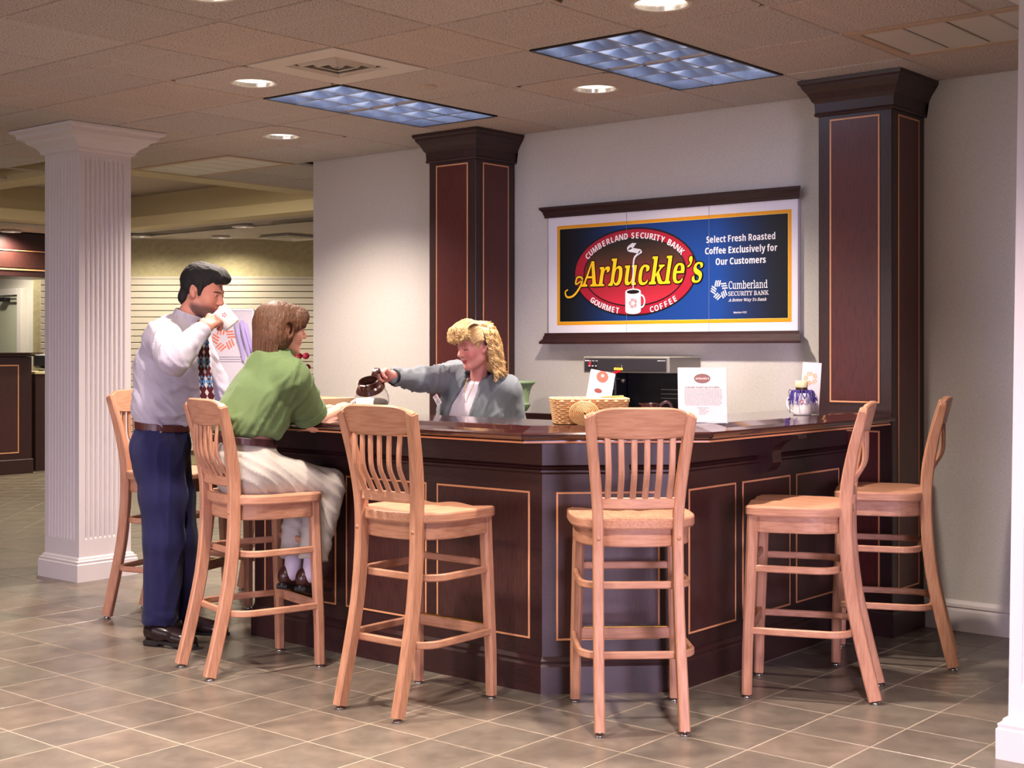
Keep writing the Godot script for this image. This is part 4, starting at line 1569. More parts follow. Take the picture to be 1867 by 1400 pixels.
func basket() -> void:
	var at := pix(1071, 776, 5.47)
	var turn := deg_to_rad(TURN) + 0.06
	var t := thing("wicker_basket", "honey wicker basket with coiled oval front on the bar top", "basket", Vector3(at.x, 1.0792, at.z) + Vector3(-0.03, 0, -0.05), turn)
	var cane := tri_mat("cane", ntex(noise(FastNoiseLite.TYPE_SIMPLEX_SMOOTH, 0.06, 41, 3), [[0.0, rgb(190, 138, 88)], [0.5, rgb(222, 172, 118)], [1.0, rgb(236, 194, 146)]], 256, 256), Vector3(6, 6, 6), 0.5, false)
	var rows := 13
	for row in rows:
		var s := st()
		var f := float(row) / (rows - 1)
		var w := lerpf(0.137, 0.150, f)
		var d := lerpf(0.085, 0.095, f)
		var path := PackedVector3Array()
		var n := 120
		for i in n:
			var a := TAU * i / n
			var c := Vector2(cos(a), sin(a))
			var r := pow(pow(absf(c.x), 7.0) + pow(absf(c.y), 7.0), -1.0 / 7.0)
			var wave := 0.0028 * sin(a * 30 + PI * (row % 2))
			path.append(Vector3(c.x * r * (w + wave), 0.004 + f * 0.094, c.y * r * (d + wave)))
		tube(s, path, 0.0046 if row < rows - 2 else 0.0056, -1.0, 6, true)
		part("woven_row", s, cane, t)
	var st2 := st()
	for i in 30:
		var a := TAU * (i + 0.25) / 30
		var c := Vector2(cos(a), sin(a))
		var r := pow(pow(absf(c.x), 7.0) + pow(absf(c.y), 7.0), -1.0 / 7.0)
		tube(st2, PackedVector3Array([Vector3(c.x * r * 0.137, 0.0, c.y * r * 0.085), Vector3(c.x * r * 0.15, 0.1, c.y * r * 0.095)]), 0.003, -1.0, 5)
	part("stakes", st2, cane, t)
	var bt := st()
	bx(bt, Vector3(-0.13, 0.0, -0.08), Vector3(0.13, 0.006, 0.08))
	part("bottom", bt, cane, t)
	var coil := st()
	var cp := PackedVector3Array()
	for i in 260:
		var a := i * 0.19
		var r := 0.004 + 0.057 * i / 260.0
		cp.append(Vector3(-0.03 + cos(a) * r, 0.045 + sin(a) * r * 0.78, 0.105 + 0.01 * (1.0 - i / 260.0)))
	tube(coil, cp, 0.0042, -1.0, 6)
	part("coiled_oval", coil, cane, t)
	# leaflet standing in the basket
	var lf := thing("leaflet", "white leaflet with mug picture standing tilted in the wicker basket", "leaflet")
	lf.transform = t.transform * Transform3D(Basis(Vector3.BACK, -0.2) * Basis(Vector3.RIGHT, -0.25), Vector3(0.045, 0.135, 0.0))
	var ls := st()
	cbox(ls, Transform3D(), Vector3(0.1, 0.15, 0.014), 0.001)
	part("sheet", ls, M.paper_white, lf)
	flat("medallion", ellipse(0.024, 0.024, 32), mat("medal_red", rgb(198, 92, 74), 0.5), lf, Transform3D(Basis(), Vector3(0.0, 0.052, 0.0072)))
	flat("medallion", ellipse(0.006, 0.006, 16), M.paper_white, lf, Transform3D(Basis(), Vector3(0.0, 0.056, 0.0079)))
	print_mug(lf, Transform3D(Basis(), Vector3(-0.008, -0.012, 0.0072)), 0.044, 0.05, mat("mug_print", rgb(208, 204, 214), 0.5), M.mug_print)
	flat("oval_mark", ellipse(0.016, 0.009, 24), mat("badge_brown", rgb(130, 56, 48), 0.5), lf, Transform3D(Basis(), Vector3(-0.008, -0.008, 0.0082)))
	var pc := thing("pencil", "yellow pencil lying across the rim of the wicker basket", "pencil")
	pc.transform = t.transform * Transform3D(Basis(), Vector3(0.09, 0.107, 0.06))
	var ps := st()
	tube(ps, PackedVector3Array([Vector3(-0.04, 0, 0), Vector3(0.04, 0.003, 0.01)]), 0.0035, -1.0, 6)
	part("shaft", ps, M.label_yellow, pc)
	var pt := st()
	tube(pt, PackedVector3Array([Vector3(-0.04, 0, 0), Vector3(-0.052, -0.001, -0.0015)]), 0.0035, 0.0004, 6)
	part("tip", pt, M.tray_wood, pc)


func notice() -> void:
	# sheet in a slanting acrylic holder on the bar's side length
	var a := pix(1238, 771, 5.55)
	var b := pix(1325, 768, 5.55)
	var turn := deg_to_rad(TURN) + 0.0
	var t := thing("table_notice", "white text sheet with brown oval badge in a clear stand on the bar", "notice", Vector3((a.x + b.x) / 2, 1.079, (a.z + b.z) / 2), turn)
	var lean := Basis(Vector3.RIGHT, -0.12)
	var xf := Transform3D(lean, Vector3(0, 0.002, 0.0))
	var s := st()
	cbox(s, xf * Transform3D(Basis(), Vector3(0, 0.112, 0)), Vector3(0.197, 0.22, 0.0012), 0.0003)
	part("sheet", s, M.paper_white, t)
	var g := st()
	cbox(g, xf * Transform3D(Basis(), Vector3(0, 0.112, 0.0022)), Vector3(0.2, 0.222, 0.0016), 0.0004)
	cbox(g, Transform3D(Basis(), Vector3(0, 0.001, -0.03)), Vector3(0.2, 0.002, 0.07), 0.0004)
	part("acrylic_holder", g, M.glass, t)
	flat("oval_mark", ellipse(0.033, 0.019, 40), mat("badge_dark", rgb(60, 30, 26), 0.5), t, xf * Transform3D(Basis(), Vector3(0.0, 0.178, 0.0007)))
	flat("oval_mark", ellipse(0.03, 0.0165, 40), M.badge_brown, t, xf * Transform3D(Basis(), Vector3(0.0, 0.178, 0.0011)))
	words("Arbuckle\u2019s", 0.0075, "Droid Serif", M.paper_white, t, xf * Transform3D(Basis(), Vector3(0.0, 0.178, 0.0018)), "lettering", true, HORIZONTAL_ALIGNMENT_CENTER, 0.24, 0.0002)
	var ink := mat("ink", rgb(84, 60, 66), 0.7)
	words("A Really Good Cup of Coffee", 0.0072, "Droid Serif", ink, t, xf * Transform3D(Basis(), Vector3(0.0, 0.142, 0.0009)), "lettering", true, HORIZONTAL_ALIGNMENT_CENTER, 0.0, 0.0002)
	var l := st()
	var r2 := RandomNumberGenerator.new()
	r2.seed = 3
	for k in 17:
		var y := 0.133 - k * 0.0062
		var half := 0.072 if k < 10 else (0.066 if k == 10 else 0.0)
		if k > 11:
			half = 0.02 if k == 12 else 0.014
		var x := -half
		while x < half:
			var w := r2.randf_range(0.004, 0.011)
			cbox(l, xf * Transform3D(Basis(), Vector3(x + w / 2, y, 0.0009)), Vector3(w, 0.0021, 0.0004), 0.0)
			x += w + 0.0022
	part("print_lines", l, mat("ink_faint", rgb(168, 140, 148), 0.7), t)


func pen_mug() -> void:
	var at := pix(1463, 751, 6.24)
	at.y = 1.0785
	var t := mug("gift_mug", "white printed mug with purple tassel and sweets beside the mahogany column", Transform3D(Basis(), at), 0.043, 0.1, mat("flower_red", rgb(206, 52, 60), 0.5), 2.75, 1.15)
	words("Cumberland", 0.009, "Droid Serif", mat("print_violet", rgb(90, 80, 140), 0.6), t, Transform3D(Basis(Vector3.UP, 0.5), Vector3(sin(0.5) * 0.0435, 0.052, cos(0.5) * 0.0435)), "lettering", false, HORIZONTAL_ALIGNMENT_CENTER, 0.0, 0.0004)
	var y := st()
	var r2 := RandomNumberGenerator.new()
	r2.seed = 5
	for k in 46:
		var a := r2.randf_range(-0.9, 3.4)
		var d := Vector3(cos(a), 0, sin(a))
		var r := 0.036
		var down := r2.randf_range(0.02, 0.06)
		tube(y, curve([d * r * 0.5 + Vector3(0, 0.095, 0), d * (r + 0.004) + Vector3(0, 0.112, 0), d * (r + 0.014) + Vector3(r2.randf_range(-0.008, 0.008), 0.1, 0), d * (r + r2.randf_range(0.012, 0.03)) + Vector3(r2.randf_range(-0.01, 0.01), 0.1 - down, r2.randf_range(-0.01, 0.01))], 4), 0.0017, -1.0, 5)
	part("tassel", y, mat("yarn_purple", rgb(76, 58, 150), 0.8), t)
	var cord := st()
	tube(cord, curve([Vector3(-0.03, 0.1, 0.02), Vector3(-0.05, 0.115, 0.03), Vector3(-0.05, 0.08, 0.03), Vector3(-0.046, 0.01, 0.03)], 6), 0.0016, -1.0, 5)
	var cord2 := st()
	tube(cord2, curve([Vector3(0.03, 0.1, 0.02), Vector3(0.05, 0.105, 0.0), Vector3(0.056, 0.085, 0.0), Vector3(0.046, 0.08, 0.01)], 6), 0.0016, -1.0, 5)
	part("grey_cord", cord, mat("cord_grey", rgb(70, 70, 84), 0.7), t)
	part("grey_cord", cord2, M.cord_grey, t)
	var sq := thing("sweet_jar", "small jar with pale yellow lid and dark label standing in the gift mug", "jar", at + Vector3(-0.004, 0.085, 0.0))
	var js := st()
	lathe(js, [[0.001, 0.0], [0.024, 0.0], [0.026, 0.004], [0.026, 0.045]], 24)
	part("jar_body", js, mat("jar_dark", rgb(60, 44, 30), 0.4), sq)
	var jl := st()
	lathe(jl, [[0.027, 0.04], [0.029, 0.044], [0.029, 0.066], [0.026, 0.07], [0.001, 0.071]], 24)
	part("jar_lid", jl, mat("lid_yellow", rgb(240, 222, 170), 0.4), sq)
	var card := thing("gift_card", "upright white card with orange pinwheel behind the gift mug", "card", at + Vector3(-0.01, 0.0, -0.055), deg_to_rad(TURN) - 0.1)
	var cs := st()
	cbox(cs, Transform3D(Basis(Vector3.BACK, -0.06), Vector3(0.02, 0.12, 0)), Vector3(0.085, 0.235, 0.002), 0.0004)
	part("sheet", cs, M.paper_white, card)
	pinwheel(card, Transform3D(Basis(), Vector3(0.02, 0.165, 0.0016)), 0.032, mat("card_orange", rgb(240, 176, 96), 0.6))


func teller() -> void:
	# tall teller desk and wooden canopy at the far end
	var t := thing("teller_desk", "tall dark wood teller desk with fine inlaid lines in the far hall", "desk", Vector3(-14.0, 0, -7.0))
	var b := st()
	bx(b, Vector3(-0.7, 0.0, -1.36), Vector3(-0.04, 1.3, 1.4), 0.004)
	part("body", b, M.mahogany_tall, t)
	var p := st()
	bx(p, Vector3(-0.7, 0.0, -1.37), Vector3(-0.02, 0.16, 1.4), 0.006)
	part("plinth", p, M.mahogany_wide, t)
	var o := st()
	mould(o, PackedVector2Array([Vector2(-0.04, 1.4), Vector2(-0.04, -1.36), Vector2(-0.7, -1.36)]), [[-0.05, 1.3], [0.02, 1.305], [0.03, 1.32], [0.09, 1.335], [0.09, 1.346], [-0.05, 1.346]])
	part("desk_top", o, M.mahogany_wide, t)
	veneer_panel(t, Transform3D(Basis(Vector3.UP, PI / 2), Vector3(-0.038, 0.72, -0.65)), 1.1, 0.98, 0.012)
	var c := thing("teller_canopy", "dark wood canopy with inlaid lines and lit red panel above the teller desk", "canopy", Vector3(-14.18, 0, -7.0))
	var cb := st()
	bx(cb, Vector3(-0.6, 2.2, -1.8), Vector3(0.0, 2.69, 1.4), 0.004)
	part("body", cb, M.mahogany_wide, c)
	var pn := st()
	bx(pn, Vector3(0.0, 2.3, -1.75), Vector3(0.006, 2.47, 1.4), 0.002)
	part("panel", pn, M.panel_tall, c)
	var il := st()
	bx(il, Vector3(0.0, 2.27, -1.8), Vector3(0.008, 2.285, 1.4), 0.001)
	bx(il, Vector3(0.0, 2.485, -1.8), Vector3(0.008, 2.495, 1.4), 0.001)
	part("inlay", il, M.inlay, c)
	downlight(Vector3(-13.75, CEIL, -7.75), "recessed downlight washing the wooden teller canopy", 3.0, Color(1.0, 0.9, 0.72))
	# a dark screen and ledge on the desk behind
	var sc := thing("teller_ledge", "dark lower ledge beside the teller desk", "ledge", Vector3(-14.35, 0, -8.74))
	var ls := st()
	bx(ls, Vector3(-0.3, 0.0, -0.24), Vector3(0.15, 1.1, 0.24), 0.004)
	part("body", ls, M.mahogany_tall, sc)
	var lt := st()
	bx(lt, Vector3(-0.32, 1.1, -0.26), Vector3(0.17, 1.13, 0.26), 0.004)
	part("ledge_top", lt, mat("ledge_cream", rgb(196, 180, 140), 0.4), sc)
	var mo := thing("computer_monitor", "dark back of a computer monitor on the far ledge", "monitor", Vector3(-14.35, 1.13, -8.74), 0.6)
	var ms := st()
	bx(ms, Vector3(-0.16, 0.04, -0.03), Vector3(0.16, 0.2, 0.03), 0.02)
	part("case", ms, M.black_metal, mo)
	var mf := st()
	lathe(mf, [[0.001, 0.0], [0.1, 0.0], [0.1, 0.012], [0.03, 0.02], [0.025, 0.06]], 20)
	part("foot", mf, M.black_metal, mo)


func flash_head(at: Vector3, aim: Vector3, energy: float, label: String) -> void:
	# the lilac light in the photograph comes from lamps standing beside the camera, out of the frame
	var t := thing("flash_head", label, "flash lamp", at)
	var head := Vector3(0, 1.15, 0)
	var d := (aim - at - head).normalized()
	var xf := Transform3D(Basis.looking_at(d), head)
	var legs := st()
	for k in 3:
		var a := TAU * k / 3
		tube(legs, PackedVector3Array([Vector3(cos(a) * 0.4, 0.01, sin(a) * 0.4), Vector3(0, 0.5, 0)]), 0.012)
	part("tripod", legs, M.black_metal, t)
	var pole := st()
	tube(pole, PackedVector3Array([Vector3(0, 0.4, 0), head + Vector3.DOWN * 0.06]), 0.014)
	part("pole", pole, M.black_metal, t)
	var dish := st()
	var prof := [[0.05, 0.0], [0.09, -0.03], [0.13, -0.09], [0.133, -0.09], [0.093, -0.028], [0.053, 0.003]]
	lathe(dish, [[0.05, 0.18], [0.055, 0.0], [0.093, -0.028], [0.133, -0.09], [0.13, -0.09], [0.09, -0.03], [0.05, 0.0], [0.001, 0.001]], 28, xf.origin, xf.basis * Basis(Vector3.RIGHT, PI / 2))
	part("reflector", dish, M.can_reflector, t)
	var bulb := st()
	lathe(bulb, [[0.001, -0.045], [0.03, -0.04], [0.035, -0.02], [0.02, 0.0]], 16, xf.origin, xf.basis * Basis(Vector3.RIGHT, PI / 2))
	part("bulb", bulb, M.flash_lamp, t)
	var l := SpotLight3D.new()
	l.name = "flash_beam"
	l.light_color = Color(0.93, 0.85, 1.0)
	l.light_energy = energy
	l.spot_angle = 23.0
	l.spot_angle_attenuation = 1.0
	l.spot_range = 20.0
	l.light_size = 0.55
	l.shadow_enabled = true
	l.transform = Transform3D(xf.basis, xf.origin + d * 0.12)
	t.add_child(l)


# ---------------------------------------------------------------- people: distance fields meshed as surface nets
class Field:
	var lo: Vector3
	var n: Vector3i
	var h: float
	var d := PackedFloat32Array()

	func _init(a: Vector3, b: Vector3, cell: float) -> void:
		h = cell
		lo = a
		n = Vector3i(((b - a) / cell).ceil()) + Vector3i.ONE * 2
		d.resize(n.x * n.y * n.z)
		d.fill(0.08)

	func span(a: Vector3, b: Vector3, m: float) -> Array:
		var p := ((a.min(b) - Vector3.ONE * m - lo) / h).floor()
		var q := ((a.max(b) + Vector3.ONE * m - lo) / h).ceil()
		return [maxi(0, int(p.x)), maxi(0, int(p.y)), maxi(0, int(p.z)), mini(n.x - 1, int(q.x)), mini(n.y - 1, int(q.y)), mini(n.z - 1, int(q.z))]

	func cone(a: Vector3, b: Vector3, ra: float, rb: float, k := 0.02, axis := Vector3.ZERO, ratio := 1.0) -> void:
		# round limb from a to b; ratio > 1 widens it along axis
		var s := span(a, b, maxf(ra, rb) * maxf(1.0, ratio) + k + 3 * h)
		var ab := b - a
		var inv := 1.0 / maxf(ab.length_squared(), 1e-9)
		var dr := rb - ra
		var w := 1.0 / ratio - 1.0
		for z in range(s[2], s[5] + 1):
			for y in range(s[1], s[4] + 1):
				var i: int = (z * n.y + y) * n.x + s[0]
				var ap := lo + Vector3(s[0], y, z) * h - a
				for x in range(s[0], s[3] + 1):
					var t := clampf(ap.dot(ab) * inv, 0.0, 1.0)
					var o := ap - ab * t
					if w != 0.0:
						o += axis * (o.dot(axis) * w)
					var v := o.length() - ra - dr * t
					var e := d[i]
					var g := k - absf(e - v)
					d[i] = minf(e, v) - g * g / (4.0 * k) if g > 0.0 else minf(e, v)
					ap.x += h
					i += 1

	func ball(c: Vector3, r: Vector3, basis := Basis(), k := 0.015, cut := false) -> void:
		# ellipsoid, joined to or cut from what is there
		var m := maxf(r.x, maxf(r.y, r.z))
		var s := span(c, c, m + k + 3 * h)
		var inv := basis.inverse()
		for z in range(s[2], s[5] + 1):
			for y in range(s[1], s[4] + 1):
				var i: int = (z * n.y + y) * n.x + s[0]
				for x in range(s[0], s[3] + 1):
					var q := inv * (lo + Vector3(x, y, z) * h - c) / r
					var k0 := q.length()
					var k1 := (q / r).length()
					var v := k0 * (k0 - 1.0) / maxf(k1, 1e-6)
					var e := d[i]
					if cut:
						var g := k - absf(e + v)
						d[i] = maxf(e, -v) + g * g / (4.0 * k) if g > 0.0 else maxf(e, -v)
					else:
						var g := k - absf(e - v)
						d[i] = minf(e, v) - g * g / (4.0 * k) if g > 0.0 else minf(e, v)
					i += 1

	func carve(f: Callable) -> void:
		# keeps what lies where f(point) is positive
		for z in n.z:
			for y in n.y:
				for x in n.x:
					var i := (z * n.y + y) * n.x + x
					if d[i] < 2.5 * h:
						d[i] = maxf(d[i], -float(f.call(lo + Vector3(x, y, z) * h)))

	func shape(wrinkle = null) -> Dictionary:
		var verts := PackedVector3Array()
		var idx := PackedInt32Array()
		var of := PackedInt32Array()
		of.resize(d.size())
		of.fill(-1)
		var sx := 1
		var sy := n.x
		var sz := n.x * n.y
		var off := [0, sx, sy, sx + sy, sz, sz + sx, sz + sy, sz + sx + sy]
		var at := [Vector3(0, 0, 0), Vector3(1, 0, 0), Vector3(0, 1, 0), Vector3(1, 1, 0), Vector3(0, 0, 1), Vector3(1, 0, 1), Vector3(0, 1, 1), Vector3(1, 1, 1)]
		var edges := [[0, 1], [2, 3], [4, 5], [6, 7], [0, 2], [1, 3], [4, 6], [5, 7], [0, 4], [1, 5], [2, 6], [3, 7]]
		var far := 4.0 * h
		for z in n.z - 1:
			for y in n.y - 1:
				var i := z * sz + y * sy
				for x in n.x - 1:
					var d0 := d[i]
					if d0 < far and d0 > -far:
						var neg := 0
						for o in off:
							if d[i + o] < 0.0:
								neg += 1
						if neg > 0 and neg < 8:
							var c := Vector3.ZERO
							var m := 0
							for e in edges:
								var a := d[i + off[e[0]]]
								var b := d[i + off[e[1]]]
								if (a < 0.0) != (b < 0.0):
									c += at[e[0]].lerp(at[e[1]], a / (a - b))
									m += 1
							of[i] = verts.size()
							verts.append(lo + (Vector3(x, y, z) + c / m) * h)
					i += 1
		for z in range(1, n.z - 1):
			for y in range(1, n.y - 1):
				for x in range(1, n.x - 1):
					var i := z * sz + y * sy + x
					if of[i] < 0:
						continue
					var a := d[i] < 0.0
					for e in [[sx, sy, sz], [sy, sz, sx], [sz, sx, sy]]:
						if a != (d[i + e[0]] < 0.0):
							var p := of[i]
							var q := of[i - e[1]]
							var r := of[i - e[1] - e[2]]
							var s := of[i - e[2]]
							if q < 0 or r < 0 or s < 0:
								continue
							if a:
								idx.append_array([p, r, q, p, s, r])
							else:
								idx.append_array([p, q, r, p, r, s])
		var nor := normals(verts, idx)
		if wrinkle != null:
			for i in verts.size():
				verts[i] += nor[i] * float(wrinkle.call(verts[i]))
			nor = normals(verts, idx)
		return {"v": verts, "n": nor, "i": idx}

	func normals(v: PackedVector3Array, idx: PackedInt32Array) -> PackedVector3Array:
		var out := PackedVector3Array()
		out.resize(v.size())
		for t in range(0, idx.size(), 3):
			var f := (v[idx[t + 2]] - v[idx[t]]).cross(v[idx[t + 1]] - v[idx[t]])
			out[idx[t]] += f
			out[idx[t + 1]] += f
			out[idx[t + 2]] += f
		for k in out.size():
			out[k] = out[k].normalized()
		return out


func join(shapes: Array, tint = null) -> ArrayMesh:
	var v := PackedVector3Array()
	var n := PackedVector3Array()
	var i := PackedInt32Array()
	for s in shapes:
		var base := v.size()
		v.append_array(s.v)
		n.append_array(s.n)
		for k in s.i:
			i.append(base + k)
	var a := []
	a.resize(Mesh.ARRAY_MAX)
	a[Mesh.ARRAY_VERTEX] = v
	a[Mesh.ARRAY_NORMAL] = n
	a[Mesh.ARRAY_INDEX] = i
	if tint != null:
		var c := PackedColorArray()
		for p in v:
			c.append(tint.call(p))
		a[Mesh.ARRAY_COLOR] = c
	var m := ArrayMesh.new()
	m.add_surface_from_arrays(Mesh.PRIMITIVE_TRIANGLES, a)
	return m


func bounds(bones: Array, m: float) -> Array:
	var lo := Vector3.ONE * 1e9
	var hi := -lo
	for b in bones:
		var r: float = maxf(b[2], b[3]) * (b[6] if b.size() > 6 else 1.0)
		lo = lo.min(b[0] - Vector3.ONE * r).min(b[1] - Vector3.ONE * r)
		hi = hi.max(b[0] + Vector3.ONE * r).max(b[1] + Vector3.ONE * r)
	return [lo - Vector3.ONE * m, hi + Vector3.ONE * m]


func field_of(bones: Array, cell: float, thin := 0.0, k := 0.04) -> Field:
	# bones: [a, b, radius at a, radius at b, blend, (axis, ratio)]
	var bb := bounds(bones, k + 2 * cell)
	var f := Field.new(bb[0], bb[1], cell)
	for b in bones:
		var kk: float = b[4] if b.size() > 4 else k
		if b.size() > 6:
			f.cone(b[0], b[1], b[2] - thin, b[3] - thin, kk, b[5], b[6])
		else:
			f.cone(b[0], b[1], b[2] - thin, b[3] - thin, kk)
	return f


func face_basis(forward: Vector3, roll := 0.0) -> Basis:
	# x to the figure's left, y up, z forwards
	var z := forward.normalized()
	var x := Vector3.UP.cross(z).normalized()
	return Basis(x, z.cross(x), z) * Basis(Vector3.BACK, roll)


func head_shape(c: Vector3, b: Basis, neck: Vector3, k := 1.0, man := true, open_eye := 1.0) -> Dictionary:
	# head about c (middle of the skull), in 3.4 mm cells
	var g := func(x: float, y: float, z: float) -> Vector3: return c + b * (Vector3(x, y, z) * k)
	var lo := (c - Vector3.ONE * 0.165 * k).min(neck - Vector3.ONE * 0.075)
	var hi := (c + Vector3.ONE * 0.16 * k).max(neck + Vector3.ONE * 0.075)
	var f := Field.new(lo, hi, 0.0036)
	f.ball(g.call(0, 0.03, -0.014), Vector3(0.074, 0.088, 0.096) * k, b)
	f.ball(g.call(0, -0.03, 0.026), Vector3(0.061, 0.082, 0.064) * k, b, 0.03 * k)
	f.cone(g.call(-0.042, -0.062, 0.0), g.call(-0.012, -0.095, 0.058), 0.024 * k, 0.018 * k, 0.02 * k)
	f.cone(g.call(0.042, -0.062, 0.0), g.call(0.012, -0.095, 0.058), 0.024 * k, 0.018 * k, 0.02 * k)
	f.ball(g.call(0, -0.098, 0.064), Vector3(0.022, 0.018, 0.018) * k, b, 0.018 * k)
	for s in [-1, 1]:
		f.ball(g.call(0.036 * s, -0.032, 0.058), Vector3(0.026, 0.024, 0.022) * k, b, 0.02 * k)
		f.ball(g.call(0.0325 * s, 0.003, 0.096), Vector3(0.017, 0.0115, 0.016) * k, b, 0.008 * k, true)
		# eyeball under its lids
		f.ball(g.call(0.0315 * s, 0.003, 0.0755), Vector3(0.0125, 0.0125, 0.0125) * k, b, 0.003)
		f.cone(g.call(0.018 * s, 0.0085, 0.086), g.call(0.045 * s, 0.007, 0.079), 0.0035 * k, 0.003 * k, 0.004)
		f.cone(g.call(0.012 * s, 0.021, 0.087), g.call(0.046 * s, 0.023, 0.076), 0.0085 * k, 0.006 * k, 0.01 * k)
		# ear: rim, lobe and hollow
		var eb := b * Basis(Vector3.UP, -0.35 * s) * Basis(Vector3.RIGHT, -0.12)
		f.ball(g.call(0.074 * s, -0.002, -0.012), Vector3(0.009, 0.031, 0.0185) * k, eb, 0.006)
		f.ball(g.call(0.073 * s, -0.028, -0.004), Vector3(0.008, 0.011, 0.009) * k, eb, 0.005)
		f.ball(g.call(0.0845 * s, 0.003, -0.009), Vector3(0.0085, 0.0185, 0.0105) * k, eb, 0.002, true)
		f.ball(g.call(0.0765 * s, -0.006, 0.0005), Vector3(0.005, 0.008, 0.005) * k, eb, 0.002)
	f.cone(g.call(0, 0.014, 0.086), g.call(0, -0.026, 0.106), 0.0075 * k, 0.0105 * k, 0.012 * k)
	f.ball(g.call(0, -0.03, 0.104), Vector3(0.0115, 0.0095, 0.0105) * k, b, 0.006 * k)
	for s in [-1, 1]:
		f.ball(g.call(0.0105 * s, -0.0335, 0.0945), Vector3(0.0075, 0.0065, 0.0085) * k, b, 0.005 * k)
	# lips
	f.cone(g.call(-0.021, -0.0605, 0.0775), g.call(0, -0.058, 0.0885), 0.0035 * k, 0.0058 * k, 0.006)
	f.cone(g.call(0.021, -0.0605, 0.0775), g.call(0, -0.058, 0.0885), 0.0035 * k, 0.0058 * k, 0.006)
	f.cone(g.call(-0.016, -0.0675, 0.0785), g.call(0.016, -0.0675, 0.0785), 0.0045 * k, 0.0045 * k, 0.005)
	f.ball(g.call(0, -0.068, 0.0835), Vector3(0.014, 0.0055, 0.006) * k, b, 0.004)
	f.cone(g.call(0, -0.04, -0.022), neck, 0.047 * k if man else 0.041 * k, 0.056 * k if man else 0.048 * k, 0.022)
	return f.shape()


func hand_shape(wrist: Vector3, along: Vector3, back: Vector3, thumb_side: float, curls: Array, k := 1.0, thumb := [0.5, 0.5]) -> Dictionary:
	# along: from wrist to knuckles, back: out of the back of the hand; curls: bend of each finger's three joints
	var z := along.normalized()
	var y := (back - z * back.dot(z)).normalized()
	var x := y.cross(z) * thumb_side
	var g := func(p: Vector3) -> Vector3: return wrist + (x * p.x + y * p.y + z * p.z) * k
	var bones := []
	bones.append([g.call(Vector3(0, 0, -0.03)), g.call(Vector3(0, 0, 0.02)), 0.026 * k, 0.027 * k, 0.015, x, 1.25])
	for j in 4:
		bones.append([g.call(Vector3(0.012 - 0.008 * j, 0, 0.012)), g.call(Vector3(0.031 - 0.0205 * j, 0.003, 0.082 - 0.004 * absf(j - 1.0))), 0.0145 * k, 0.0115 * k, 0.012])
	for j in 4:
		var p := Vector3(0.031 - 0.0205 * j, 0.003, 0.082 - 0.004 * absf(j - 1.0))
		var a := 0.0
		var seg: Array = [[0.042, 0.026, 0.021], [0.046, 0.029, 0.022], [0.043, 0.027, 0.021], [0.034, 0.02, 0.018]][j]
		var r := [0.0098, 0.0088, 0.0078, 0.0068]
		for q in 3:
			a += curls[j][q]
			var e: Vector3 = p + Vector3((0.02 - 0.012 * j) * 0.15, -sin(a), cos(a)) * seg[q]
			bones.append([g.call(p), g.call(e), r[q] * k, r[q + 1] * k, 0.004])
			p = e
	var t0 := Vector3(0.024, -0.006, 0.018)
	var t1 := Vector3(0.05, -0.014 - 0.02 * thumb[0], 0.05)
	var t2 := t1 + Vector3(0.012 - 0.03 * thumb[1], -0.012 * thumb[0], 0.03)
	var t3 := t2 + Vector3(0.002 - 0.026 * thumb[1], -0.008 * thumb[0], 0.02)
	bones.append([g.call(t0), g.call(t1), 0.0155 * k, 0.0115 * k, 0.014])
	bones.append([g.call(t1), g.call(t2), 0.0108 * k, 0.0098 * k, 0.005])
	bones.append([g.call(t2), g.call(t3), 0.0098 * k, 0.0082 * k, 0.005])
	return field_of(bones, 0.0033, 0.0, 0.006).shape()


func eyes(parent: Node, c: Vector3, b: Basis, k: float, iris: Color, look := Vector3.ZERO) -> void:
	for s in [-1, 1]:
		var e: Vector3 = c + b * (Vector3(0.0315 * s, 0.002, 0.0765) * k)
		var o := st()
		lathe(o, [[0.001, 0.0128], [0.0062, 0.0112], [0.0092, 0.0088]], 16, e, b * Basis(Vector3.RIGHT, PI / 2 + look.x) * Basis(Vector3.BACK, look.y) * Basis.from_scale(Vector3(1, 1, 0.42)), false)
		part("eye", o, mat("eye_white", rgb(214, 204, 200), 0.2), parent)
		var q := st()
		lathe(q, [[0.001, 0.0134], [0.0048, 0.0124], [0.005, 0.0118]], 14, e, b * Basis(Vector3.RIGHT, PI / 2 + look.x) * Basis(Vector3.BACK, look.y) * Basis.from_scale(Vector3(1, 1, 0.7)), false)
		part("iris", q, mat("iris_%d" % int(iris.b * 255), iris, 0.15), parent)


func skin_mat(called: String) -> StandardMaterial3D:
	var m := mat(called, Color.WHITE, 0.48)
	m.vertex_color_use_as_albedo = true
	m.metallic_specular = 0.4
	return m


func lin(c: Color) -> Color:
	return c.srgb_to_linear()


var folds := FastNoiseLite.new()


func fold(p: Vector3, dirs: Basis, size: Vector3, amp: float) -> float:
	# cloth creases: long along one axis of dirs, narrow across
	var q := dirs.inverse() * p
	var v := folds.get_noise_3d(q.x / size.x, q.y / size.y, q.z / size.z)
	var w := folds.get_noise_3d(q.x / size.x * 2.3 + 40, q.y / size.y * 2.3, q.z / size.z * 2.3)
	return amp * (maxf(0.0, 1.0 - absf(v) * 5.0) * 1.1 - 0.35 + w * 0.5)


